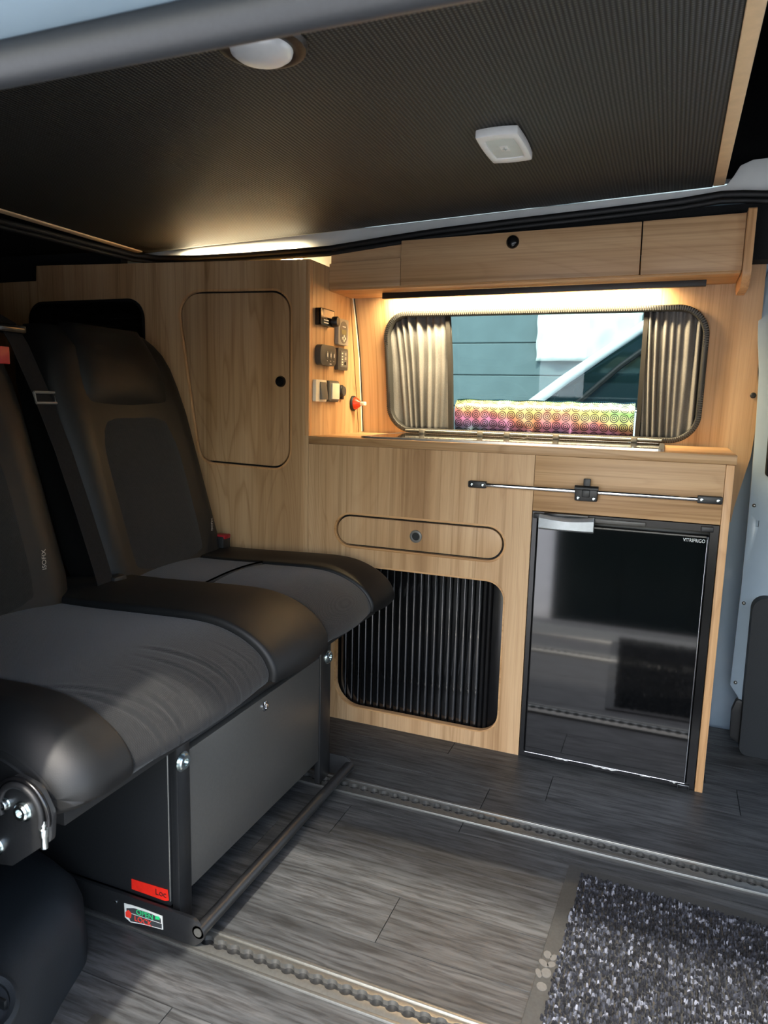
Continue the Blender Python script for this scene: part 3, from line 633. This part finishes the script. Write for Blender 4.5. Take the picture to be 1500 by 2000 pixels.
tag(lathe('panel_screw', (.192,yw(.941)+.0005,.941), (0,-1,0), [(0,0),(.0075,0),(.0075,.002),(.005,.004),(.003,.004),(.002,.002),(0,.002)], 'black_plastic', None, 16), 'small black screw cap on the wood panel right of the window', 'screw')

# ------------------------------------------------------------------ ceiling lamps
def on_ceiling(x): return zc(x)
cx, cy = -.562, .918; z0 = zc(cx)
t = thing('dome_light', 'silver dome ceiling lamp with black ring beside the door header', 'lamp', (cx,cy,z0))
lathe('ring', (cx,cy,z0), (0,0,-1), [(0,0),(.061,0),(.064,.004),(.061,.010),(.052,.013),(.046,.011),(0,.011)], 'black_plastic', t, 36)
lathe('dome', (cx,cy,z0-.011), (0,0,-1), [(0,0),(.0435,0),(.042,.005),(.036,.0095),(.026,.013),(.013,.0155),(0,.016)], 'white_satin', t, 36)
cx, cy = -.333, 1.412; z0 = zc(cx)
t = thing('touch_light', 'white square-framed touch lamp in the middle of the ribbed ceiling', 'lamp', (cx,cy,z0))
def bulge(hx, hy, n=6):
    out = []
    for (ax, ay), (bx, by) in zip([(-1,-1),(1,-1),(1,1),(-1,1)], [(1,-1),(1,1),(-1,1),(-1,-1)]):
        for k in range(n):
            f = k/n; x = ax+(bx-ax)*f; y = ay+(by-ay)*f; b = .07*math.sin(math.pi*f)
            x += b*(1 if ax == bx == 1 else -1 if ax == bx == -1 else 0); y += b*(1 if ay == by == 1 else -1 if ay == by == -1 else 0)
            out.append((cx+hx*x, cy+hy*y))
    return out
plate('frame', bulge(.039,.072), [bulge(.026,.049)], lambda a, b, t_: (a, b, z0-.016+t_), .016, 'white_plastic', t, bevel=.003)
plate('lens_back', bulge(.027,.050), [], lambda a, b, t_: (a, b, z0-.009+t_), .004, 'white_plastic', t)
plate('lens', bulge(.026,.049), [], lambda a, b, t_: (a, b, z0-.0135+t_), .0012, 'lens_grey', t)
rb = plate('touch_button', [(cx-.008,cy-.014),(cx+.008,cy-.014),(cx+.008,cy+.014),(cx-.008,cy+.014)], [], lambda a, b, t_: (a, b, z0-.0145+t_), .004, 'white_plastic', t, bevel=.001)
for sx_, sy_ in ((.0012,.008), (.0045,.0022)): box('plus_mark', cx-sx_, cx+sx_, cy-sy_, cy+sy_, z0-.0149, z0-.0145, 'silver', rb, bevel=0)

# ------------------------------------------------------------------ floor rails
def rail(label, y0, y1):
    t = thing('floor_rail', label, 'rail', (-.3,(y0+y1)/2,0), group='seat rails in the floor'); x0, x1 = -1.5, 1.3; yc = (y0+y1)/2
    box('channel', x0, x1, y0+.001, y1-.001, -.020, -.017, 'aluminium', t, bevel=0)
    for a, b in ((y0, y0+.006), (y1-.006, y1)): box('side_flange', x0, x1, a, b, -.017, .0045, 'aluminium', t, bevel=.001)
    P = .0254; R = .0108; hs = .0062; n = int((x1-x0)/P)
    for sgn in (-1, 1):
        inner = []
        for i in range(n):
            xc = x0+P*(i+.5); a0 = math.asin(hs/R); ks = [math.pi-a0-(math.pi-2*a0)*k/6 for k in range(7)]
            inner += [(xc+R*math.cos(a), yc+sgn*R*math.sin(a)) for a in ks]
        out = [(x0, yc+sgn*hs)]+inner+[(x1, yc+sgn*hs)]
        bm = bmesh.new(); yo = yc+sgn*.0215
        va = [[bm.verts.new((x, y, z)) for z in (-.017,.0045)]+[bm.verts.new((x, yc+sgn*(.0140), z)) for z in (.0045,)]+[bm.verts.new((x, yo, z)) for z in (.0022,-.004)] for x, y in out]
        for a, b in zip(va, va[1:]):
            for k in range(4): bm.faces.new((a[k], a[k+1], b[k+1], b[k]))
        from_bm('track_edge', bm, 'aluminium', t, smooth=True, auto=30)
    box('slot_floor', x0, x1, yc-.0112, yc+.0112, -.0168, -.0035, 'rubber', t, bevel=0)
rail('aluminium slotted floor rail running under the near end of the bench', *RAILS[0])
rail('aluminium slotted floor rail running past the fridge', *RAILS[1])
# sill plate
t = thing('sill_plate', 'ribbed aluminium sill plate at the step edge', 'sill plate', (-.4,.65,0))
box('base', -.715, .2, .56, .705, 0, .003, 'aluminium', t, bevel=.001)
rb = None
for i in range(14):
    y = .575+.0085*i
    if rb is None: rb = box('rib', -.454, .454, -.0028, .0028, .003, .0052, 'aluminium', t, bevel=.0008, seg=1); rb.location = (-.2575, y, 0)
    else: sub('rib', rb.data, (-.2575, y, 0), t)

# ------------------------------------------------------------------ mat
t = thing('floor_mat', 'black and grey speckled door mat with smooth rubber border', 'mat', (.2,1.0,0))
mo = roundpoly([(-.150,.60),(.62,.62),(.60,1.318),(-.117,1.343)], .006, 3)
plate('border', mo, [], XY(.0035), .0033, 'mat_border', t, bevel=.001)
bm = bmesh.new(); pil = [(-.122,.625),(.595,.645),(.575,1.292),(-.092,1.317)]; st = .0056; rnd = random.Random(2)
y = .625
while y < 1.318:
    x = -.125
    while x < .5:
        px = x+rnd.uniform(-.0018,.0018); py = y+rnd.uniform(-.0018,.0018)
        if pin((px, py), pil):
            h = .0085+rnd.uniform(-.002,.002); r_ = .0031; lx = rnd.uniform(-.0015,.0015); ly = rnd.uniform(-.0015,.0015); a0 = rnd.uniform(0, 1.5)
            ba = [bm.verts.new((px+r_*math.cos(a0+k*1.5708), py+r_*math.sin(a0+k*1.5708), .003)) for k in range(4)]
            tp = [bm.verts.new((px+lx+r_*.55*math.cos(a0+k*1.5708), py+ly+r_*.55*math.sin(a0+k*1.5708), h)) for k in range(4)]
            bm.faces.new(tp)
            for k in range(4): bm.faces.new((ba[k], ba[(k+1) % 4], tp[(k+1) % 4], tp[k]))
        x += st
    y += st
me = bpy.data.meshes.new('pile'); bm.to_mesh(me); bm.free(); tag(new_obj('pile', me, 'mat_pile', t), kind='stuff')
for (px, py, a, b, ro) in ((-.131,1.085,.008,.010,.2),(-.121,1.082,.006,.009,-.3),(-.134,1.064,.007,.011,.9),(-.122,1.066,.007,.009,-.7),(-.138,1.04,.006,.011,.4),(-.127,1.045,.010,.012,0),(-.129,1.015,.010,.010,.3)):
    px += .0115; a *= .8; b *= .85
    loop = [(px+a*math.cos(k*.3142)*math.cos(ro)-b*math.sin(k*.3142)*math.sin(ro), py+a*math.cos(k*.3142)*math.sin(ro)+b*math.sin(k*.3142)*math.cos(ro)) for k in range(20)]
    plate('embossed_petal', loop, [], XY(.0043), .0008, 'mat_paw', t)

# ------------------------------------------------------------------ bench seat
bs = thing('bench_seat', 'black leather and fabric two-seat bench on a steel box base', 'bench seat', (-1.0,1.17,0))
XF = -.705
base = box('base_box', -1.25, XF-.012, .880, 1.452, .05, .365, 'black_powder_steel', bs, bevel=.003)
gp = box('front_panel', XF-.012, XF+.002, .919, 1.397, .066, .318, 'grey_panel', bs, bevel=.0015)
lathe('lock_barrel', (XF+.002,1.156,.299), (1,0,0), [(0,0),(.0105,0),(.0105,.003),(.0085,.0045),(.005,.0045),(.0045,.0025),(0,.0025)], 'chrome', gp, 20)
def bolt(c, ax, r, parent, name='bolt'):
    return lathe(name, c, ax, [(0,0),(r*1.15,0),(r*1.15,.0015),(r*.92,.0015),(r*.95,.0055),(r*.8,.0075),(r*.45,.0075),(r*.45,.004),(0,.004)], 'zinc', parent, 20)
tube('edge_highlight', [(XF-.0135,.8815,.06),(XF-.0135,.8815,.33)], .0016, 'aluminium', base, 8)  # silver strip imitates the specular highlight along the scratched base edge
for (y0, y1, yb) in ((.8835,.917,.897), (1.400,1.452,1.434)):
    p = box('front_post', XF-.011, XF+.004, y0, y1, .006, .345, 'black_powder_steel', bs, bevel=.002)
    bolt((XF+.004,yb,.308), (1,0,0), .0145, p)
box('seat_frame_rail', -.74, -.688, .64, 1.69, .345, .372, 'black_powder_steel', bs, bevel=.002)
# lock plates riding on the rails, stickers and foot bar
lp = roundpoly([(-1.0,.006),(-.66,.006),(-.633,.03),(-.66,.056),(-1.0,.056)], [0,.02,.025,.02,0], 6)
nl = plate('lock_plate', lp, [], XZ(.866), .006, 'black_powder_steel', bs, bevel=.001)
fpl = plate('lock_plate', lp, [], XZ(1.458), .006, 'black_powder_steel', bs, bevel=.001)
fb = tube('foot_bar', [(-.652,.866,.034),(-.652,1.462,.034)], .0115, 'black_powder_steel', bs, 16)
lathe('bar_end', (-.652,.866,.034), (0,-1,0), [(0,0),(.0075,0),(.0075,.0012),(0,.0012)], 'aluminium', nl, 16)
lathe('rivet', (-.822,.866,.037), (0,-1,0), [(0,0),(.0035,0),(.003,.0015),(0,.002)], 'zinc', nl, 10)
st1 = plate('red_sticker', [(-.798,.079),(-.722,.081),(-.720,.062),(-.727,.059),(-.798,.060)], [], lambda a, b, t_: (a, .8788+t_, b), .0008, 'red_sticker', bs)
text('lettering', 'Loc', .016, (-.736,.8784,.0705), rot_y_face(), 'ink_dark', st1)
st2 = plate('lock_sticker', [(-.803,.041),(-.785,.0425),(-.765,.043),(-.723,.042),(-.722,.017),(-.76,.014),(-.79,.009),(-.802,.015)], [], lambda a, b, t_: (a, .8650+t_, b), .0008, 'sticker_white', bs)
plate('upper_band', [(-.798,.0335),(-.782,.0385),(-.745,.0395),(-.726,.0365),(-.725,.0285),(-.798,.0272)], [], lambda a, b, t_: (a, .8647+t_, b), .0004, 'sticker_grey', st2)
plate('lower_band', [(-.797,.0258),(-.724,.0272),(-.724,.0185),(-.76,.0155),(-.790,.0112)], [], lambda a, b, t_: (a, .8647+t_, b), .0004, 'sticker_grey', st2)
text('lettering', 'OPEN', .0138, (-.759,.8644,.0335), rot_y_face() , 'ink_green', st2); text('lettering', 'LOCK', .0138, (-.763,.8644,.0200), rot_y_face(), 'ink_red', st2)
plate('green_mark', [(-.737,.0325),(-.728,.0335),(-.728,.0395),(-.737,.0385)], [], lambda a, b, t_: (a, .8644+t_, b), .0003, 'ink_green', st2)
plate('red_mark', roundpoly([(-.800,.017),(-.789,.017),(-.787,.027),(-.794,.032),(-.800,.026)], .002, 3), [], lambda a, b, t_: (a, .8644+t_, b), .0003, 'ink_red', st2)
# cushions
CP = [(-1.24,.375),(-1.24,.46),(-1.20,.474),(-1.05,.478),(-.95,.482),(-.85,.486),(-.80,.487),(-.755,.484),(-.715,.474),(-.68,.458),(-.655,.438),(-.641,.415),(-.640,.398),(-.648,.386),(-.665,.377),(-.70,.374),(-.9,.374),(-1.1,.374)]
def spline(pts, n=5):
    out = []; m = len(pts)
    for i in range(m):
        p0, p1, p2, p3 = (Vector(pts[(i+k-1) % m]) for k in range(4))
        for k in range(n):
            t_ = k/n; out.append(.5*((2*p1)+(-p0+p2)*t_+(2*p0-5*p1+4*p2-p3)*t_*t_+(-p0+3*p1-3*p2+p3)*t_**3))
    return out
PR = spline(CP, 5)
def normals(P):
    n = len(P); out = []
    c = sum(P, Vector((0,0)))/n
    for i in range(n):
        t_ = (P[(i+1) % n]-P[i-1]).normalized(); nn = Vector((-t_.y, t_.x)); out.append(nn)
    area = sum(P[i-1].x*P[i].y-P[i].x*P[i-1].y for i in range(n))
    return [(-v if area > 0 else v) for v in out]
NR = normals(PR)
def cushion(name, y0, y1, grow, mat, parent, r0=.012, r1=.012, crown=.004, nv=26, xcut=None, crease=None):
    bm = bmesh.new(); rings = []; ys = []
    for k in range(7): ys.append((y0+r0*(1-math.cos(k/6*math.pi/2)), -r0*(1-math.sin(k/6*math.pi/2))))
    for k in range(1, nv): ys.append((y0+r0+(y1-r1-y0-r0)*k/nv, 0))
    for k in range(7): a = (6-k)/6*math.pi/2; ys.append((y1-r1*(1-math.cos(a)), -r1*(1-math.sin(a))))
    for y, d in ys:
        u = (y-y0)/(y1-y0); g = grow+d+crown*math.sin(math.pi*u); ring = []
        for p, nn in zip(PR, NR):
            up = max(0, nn.y*.8+nn.x*.6); q = p+nn*(g if (nn.y > -.5) else d*.3)
            if crease:
                for (yc_, w_, dep, sl, x0_, x1_) in crease:
                    yy = yc_+sl*(p.x+.70); f = math.exp(-((y-yy)/w_)**2)*max(0, min(1, (p.x-x0_)/.04))*max(0, min(1, (x1_-p.x)/.03)); 
                    if nn.y > -.3: q = q-nn*dep*f+nn*dep*.5*math.exp(-((y-yy-w_*1.8)/(w_*1.2))**2)*max(0, min(1, (p.x-x0_)/.04))
            x_ = q.x
            if xcut: x_ = min(max(x_, xcut[0]), xcut[1])
            ring.append((x_, y, q.y))
        rings.append(ring)
    loft(bm, rings); return from_bm(name, bm, mat, parent, smooth=True, auto=55)
rq = random.Random(11); cr = [(.742+.028*i+rq.uniform(-.009,.009), rq.uniform(.002,.0045), rq.uniform(.0006,.0022), rq.uniform(.25,.6), rq.uniform(-.82,-.70), rq.uniform(-.65,-.60)) for i in range(10)]
c1 = cushion('seat_cushion', .600, .715, .004, 'black_leather', bs, .062, .008, .002)
cushion('seat_fabric', .712, 1.072, .0, 'charcoal_fabric', bs, .008, .008, .010, 110, crease=cr)
cushion('seat_cushion', 1.070, 1.293, .012, 'black_leather', bs, .008, .016, .010)
cushion('seat_fabric', 1.292, 1.545, .0, 'charcoal_fabric', bs, .010, .008, .010, xcut=(-.935, 0))
cushion('rear_seat_fabric', 1.292, 1.545, .003, 'charcoal_fabric', bs, .010, .008, .006, xcut=(-1.3, -.943))
cushion('seat_cushion', 1.543, 1.703, .006, 'black_leather', bs, .008, .03, .006)
def piping(y, g, mat, r=.0022, a=3, b=66):
    ids = [i for i in range(len(PR)) if NR[i].y > -.35 and PR[i].x > -1.2]
    return tube('piping', [(PR[i].x+NR[i].x*g, y, PR[i].y+NR[i].y*g) for i in ids], r, mat, c1, 6)
piping(.604, -.040, 'black_plastic', .003); piping(.609, -.030, 'black_leather', .003)
# tilting hinge on the near end
hp = roundpoly([(-.80,.330),(-.768,.305),(-.722,.313),(-.654,.366),(-.650,.402),(-.668,.432),(-.705,.440),(-.738,.418),(-.785,.372)], [.01,.008,.006,.012,.02,.02,.022,.02,.01], 5)
hm = plate('hinge_plate', hp, [], XZ(.588), .006, 'black_powder_steel', bs, bevel=.001)
box('hinge_block', -.775, -.715, .594, .64, .335, .39, 'black_powder_steel', bs, bevel=.002)
arc = [(-.697+.034*math.cos(a), .5825, .396+.034*math.sin(a)) for a in [math.radians(200-10*k) for k in range(23)]]
tube('arc_slot', arc, .0042, 'rubber', hm, 8); tube('arc_rim', [(-.697+.043*math.cos(a), .585, .394+.043*math.sin(a)) for a in [math.radians(190-8*k) for k in range(26)]], .0030, 'black_gloss_frame', hm, 8)
bolt((-.697,.588,.394), (0,-1,0), .0115, hm); bolt((-.7255,.588,.397), (0,-1,0), .0068, hm); bolt((-.7455,.588,.334), (0,-1,0), .0098, hm)
lathe('release_pin', (-.6625,.585,.390), (0,0,-1), [(0,-.002),(.004,-.002),(.0045,.004),(.003,.007),(.0055,.009),(.0055,.018),(.0042,.02),(.0042,.034),(0,.034)], 'zinc', hm, 12)
# backrests
def backrest(y0, y1, parent):
    bm = bmesh.new(); rings = []; H_ = [0,.02,.05,.1,.16,.22,.3,.38,.45,.5,.535,.56,.575,.583]
    for h in H_:
        z = .475+h; xf = -1.145-.30*(z-.5)-(.12*max(0, h-.5)); dpt = .135
        tz = max(0, (h-.40)/.183); shr = .055*tz*tz; sh0 = .012*max(0, (.04-h)/.04)
        xtop = .03*max(0, (h-.53)/.05)**2; a = y0+shr+sh0; b = y1-shr-sh0; w = b-a; ring = []
        m = 40
        for k in range(m):
            th = 2*math.pi*k/m; c = math.cos(th); s = math.sin(th); ex = .32
            yy = (a+b)/2+w/2*math.copysign(abs(c)**ex, c); xx = math.copysign(abs(s)**ex, s); u = (yy-a)/w
            bol = .016*(math.exp(-((u-.12)/.09)**2)+math.exp(-((u-.88)/.09)**2)) if xx > 0 else 0
            ring.append((xf-dpt/2+(dpt/2-xtop)*xx+bol*(1 if h < .45 else .4)-.0, yy, z))
        rings.append(ring)
    loft(bm, rings); o = from_bm('backrest', bm, 'black_leather', parent, smooth=True, auto=60)
    # fabric centre and head pad
    bm = bmesh.new(); rings = []; n = 12
    for i in range(15):
        f = i/14; z = .485+.36*f; xf = -1.145-.30*(z-.5)+.002; cap = .012*math.sin(math.pi*min(1, max(0, f)))**.4; wq = .30 if True else 0
        ya = y0+(.085 if f < .75 else .085+.03*(f-.75)/.25); yb = y1-(.085 if f < .75 else .085+.03*(f-.75)/.25)
        rings.append([(xf+cap*math.sin(math.pi*k/n)**.5, ya+(yb-ya)*k/n, z) for k in range(n+1)]+[(xf-.02, yb, z), (xf-.02, ya, z)])
    loft(bm, rings); from_bm('backrest_fabric', bm, 'charcoal_fabric', o, smooth=True, auto=60)
    bm = bmesh.new(); rings = []
    for i in range(13):
        f = i/12; z = .872+.195*f; xf = -1.145-.30*(z-.5)-.12*max(0, z-.975)-.004; bul = .030*(1-abs(2*f-1)**3.5); ya = y0+.075+.035*f**3; yb = y1-.075-.045*f**3
        rings.append([(xf+bul*math.sin(math.pi*k/n)**.35, ya+(yb-ya)*k/n, z) for k in range(n+1)]+[(xf-.03, yb, z), (xf-.03, ya, z)])
    loft(bm, rings); from_bm('headrest', bm, 'black_leather', o, smooth=True, auto=60)
    return o
b1 = backrest(1.205, 1.668, bs); b2 = backrest(.62, 1.125, bs)
mR = Matrix.Rotation(math.radians(90), 3, 'X'); mZ = Matrix.Rotation(math.radians(90), 3, 'Z')
rx = mZ @ mR @ Matrix.Rotation(math.radians(90), 3, 'Z')
text('isofix_tag', 'ISOFIX', .014, (-1.128,1.030,.575), rx, 'warm_grey_plastic', b2); text('isofix_tag', 'ISOFIX', .012, (-1.135,1.598,.560), rx, 'warm_grey_plastic', b1)
def strap(name, pts, w, mat, parent, th=.0016):
    bm = bmesh.new(); loft(bm, [[(x, y-w/2, z), (x, y+w/2, z), (x-th, y+w/2, z), (x-th, y-w/2, z)] for x, y, z in pts]); return from_bm(name, bm, mat, parent, smooth=True, auto=40)
belt = strap('seat_belt', [(-1.34,1.115,1.065),(-1.30,1.120,1.045),(-1.275,1.128,1.0),(-1.24,1.150,.89),(-1.20,1.160,.78),(-1.16,1.166,.66),(-1.115,1.168,.53),(-1.095,1.168,.47)], .046, 'dark_canvas', bs)
bm = bmesh.new(); tube_bm(bm, [(-1.238,1.125,.902),(-1.238,1.178,.902),(-1.233,1.178,.880),(-1.233,1.125,.880),(-1.238,1.125,.902)], .0032, 8); from_bm('belt_slider', bm, 'mid_grey_plastic', belt, smooth=True)
box('belt_guide', -1.315, -1.275, 1.07, 1.15, 1.022, 1.04, 'black_gloss_frame', bs, bevel=.006); box('red_tab', -1.268, -1.262, 1.040, 1.092, .957, .992, 'belt_red', bs, bevel=.002)
bk = box('belt_buckle', -1.165, -1.125, 1.635, 1.672, .465, .520, 'black_plastic', bs, bevel=.005); box('release_button', -1.160, -1.123, 1.638, 1.669, .512, .524, 'belt_red', bk, bevel=.003)
bk = box('belt_buckle', -1.125, -1.095, 1.185, 1.225, .46, .508, 'black_plastic', bs, bevel=.007)

# ------------------------------------------------------------------ near-side step trim with round cover
t = thing('step_trim', 'smooth black plastic trim moulding low beside the bench', 'trim', (-.9,.68,0))
foot = [(-1.25,.50),(-.70,.50),(-.742,.62),(-.775,.70),(-.80,.775),(-.85,.83),(-.93,.853),(-1.25,.853)]
bm = bmesh.new(); rings = []
for z, d in ((0,0),(.07,.004),(.10,.012),(.125,.03),(.135,.055)): rings.append([(x-d*.8, y-d*(.9 if y > .55 else 0), z) for x, y in roundpoly(foot, [0,.02,.1,.1,.06,.06,.05,0], 4)])
loft(bm, rings); from_bm('moulding', bm, 'black_trim_plastic', t, smooth=True, auto=45)
lathe('cover_ring', (-.757,.562,.120), (.5,-.15,1), [(.030,0),(.030,.006),(.036,.010),(.042,.006),(.042,-.004)], 'black_trim_plastic', t, 28)
for k in range(3): box('cover_bar', -.782, -.734, .542+.016*k, .547+.016*k, .114, .127, 'black_plastic', t, bevel=.001)

# ------------------------------------------------------------------ front right: pillar, lower trim
t = thing('pillar', 'pale painted metal door pillar at the right edge with clips', 'pillar', (.26,2.06,0))
pl = [(.222,.05),(.226,.14),(.204,.17),(.206,.45),(.205,.641),(.203,.80),(.200,.905),(.196,1.0),(.186,1.08),(.180,1.16),(.186,1.22),(.20,1.26),(.36,1.26),(.36,.05)]
plate('flange', pl, [rrect(.224,.231,.606,.622,.001,2)], lambda a, b, t_: (a, 2.05+.25*(a-.2)*(-1)+t_, b), .01, 'body_paint', t, smooth=True, bevel=.002)
plate('inner_return', [(2.055,.05),(2.15,.05),(2.15,1.22),(2.055,1.22)], [], lambda a, b, t_: (.209+t_+(.03 if b < .1 else 0), a, b), .006, 'body_paint', t)
for z in (.18,.40,.66,1.12): lathe('clip', (.216,2.046,z), (0,-1,0), [(0,0),(.005,0),(.0045,.002),(.002,.004),(0,.004)], 'aluminium', t, 12)
plate('belt_trim', roundpoly([(.232,.74),(.34,.70),(.34,1.16),(.236,1.12),(.214,1.04),(.224,.96),(.230,.86)], .01, 3), [], lambda a, b, t_: (a, 2.012+t_, b), .03, 'dark_canvas', t, bevel=.004)
t = thing('lower_door_trim', 'black moulded plastic trim at the bottom right corner', 'trim', (.28,2.02,0))
plate('panel', roundpoly([(.236,.0),(.50,.0),(.50,.43),(.232,.43),(.234,.16)], [.02,0,0,.035,.02], 6), [], lambda a, b, t_: (a, 2.0+t_, b), .045, 'black_trim_plastic', t, bevel=.008)
plate('foot', roundpoly([(.214,.03),(.25,.012),(.25,.13),(.222,.14),(.212,.105)], .008, 3), [], lambda a, b, t_: (a, 2.03+t_, b), .02, 'black_plastic', t, bevel=.003)
plate('seam_rib', [(.150,.02),(.156,.02),(.156,.62),(.150,.62)], [], XZ(2.178), .006, 'body_paint', t)

# ------------------------------------------------------------------ outside: ground, neighbouring wall, sheet, parked car
gd = box('ground', -14, 14, -16, 12, -.55, -.5, 'concrete', bevel=0); struct(gd, 'pale concrete yard outside the van')
nb = thing('cladding_wall', 'blue-grey boarded wall seen through the window', 'wall', (-.8,4.6,-.5))
box('backing', -4.5, 3.5, 4.53, 4.7, -.5, 3.2, 'cladding', nb, bevel=0)
bm = bmesh.new(); bbox(bm, -4.5, 3.5, -.012, .018, -.0975, .0975); cb = from_bm('board', bm, 'cladding', nb, bevel=.005, seg=1); cb.location = (0, 4.512, -.402)
for i in range(1, 18): sub('board', cb.data, (0, 4.512, -.402+.1985*i), nb)
bm = bmesh.new(); G = [[bm.verts.new((-.80+.60*i/24+.004*math.sin(j*1.3), 4.47+.012*math.sin(i*.8+.5*math.sin(j*.7))+.005*math.sin(i*2.1+j), 1.174+.28*j/10)) for j in range(11)] for i in range(25)]
for i in range(24):
    for j in range(10): bm.faces.new((G[i][j], G[i+1][j], G[i+1][j+1], G[i][j+1]))
sh = from_bm('hanging_sheet', bm, 'sheet_white', smooth=True, auto=80); so = sh.modifiers.new('thickness', 'SOLIDIFY'); so.thickness = .004
tag(sh, 'white creased sheet hanging on the wall outside the window', 'sheet')
car = thing('parked_car', 'white car with raked windscreen parked outside the window', 'car', (.6,3.6,-.5))
body = roundpoly([(-1.55,-.25),(2.4,-.25),(2.4,.88),(-.60,.88),(-1.45,.62),(-1.55,.4)], [.1,.1,.08,.05,.12,.1], 5)
plate('body', body, [], lambda a, b, t_: (a, 3.2+t_, b), 1.15, 'car_white', car, bevel=.03)
cab = [(-.62,.88),(2.3,.88),(2.1,1.42),(.15,1.42)]
plate('greenhouse', roundpoly(cab, [.02,.02,.15,.12], 5), [], lambda a, b, t_: (a, 3.27+t_, b), 1.0, 'car_glass', car, bevel=.02)
tube('windscreen_pillar', [(-.615,3.27,.89),(-.45,3.275,1.02),(-.20,3.285,1.20),(.04,3.295,1.38),(.2,3.3,1.425),(.6,3.3,1.435),(2.0,3.3,1.43)], .024, 'car_white', car, 10)
tube('door_pillar', [(-.42,3.255,.89),(-.22,3.262,1.08),(.06,3.275,1.30)], .012, 'rubber', car, 8)
tube('window_strip', [(-.52,3.255,.885),(2.2,3.255,.885)], .012, 'chrome', car, 8)
plate('roof_panel', roundpoly([(.1,1.415),(2.15,1.415),(2.0,1.46),(.25,1.46)], .02, 3), [], lambda a, b, t_: (a, 3.29+t_, b), .96, 'car_white', car, bevel=.01)
for x in (-.85, 1.75): 
    w_ = lathe('wheel', (x,3.19,-.20), (0,1,0), [(0,0),(.2,0),(.21,-.01),(.3,-.005),(.3,.2),(0,.2)], 'rubber', car, 28); lathe('wheel_rim', (x,3.195,-.20), (0,-1,0), [(0,0),(.19,0),(.19,.012),(.06,.02),(0,.02)], 'silver', w_, 20)

plain('green_paint', (16,36,31), .5, 0, .4, 12, .12, .05)
sb = thing('reflection_stand_in', 'added dark green chest standing in for the dark shape the fridge reflects', 'chest', (.3,-1.1,-.5))  # unseen chest, added for its dark reflection in the fridge door
box('body', -.60, 1.4, -1.45, -.85, -.48, .2, 'green_paint', sb, bevel=.01); box('lid', -.62, 1.42, -1.47, -.83, .2, .27, 'green_paint', sb, bevel=.015)
for i in range(5): box('front_panel', -.58+.395*i, -.21+.395*i, -.85, -.84, -.42, .16, 'green_paint', sb, bevel=.004)
for x in (-.5, 1.3): box('skid', x-.05, x+.05, -1.45, -.85, -.5, -.48, 'rubber', sb, bevel=0)
# ------------------------------------------------------------------ tidy: give single-mesh things an origin at their base
for o in list(bpy.data.objects):
    if o.type == 'MESH' and o.parent is None and not o.children and o.location.length == 0:
        cs = [Vector(c) for c in o.bound_box]; c = sum(cs, Vector())/8; c.z = min(q.z for q in cs)
        o.data.transform(Matrix.Translation(-c)); o.location = c
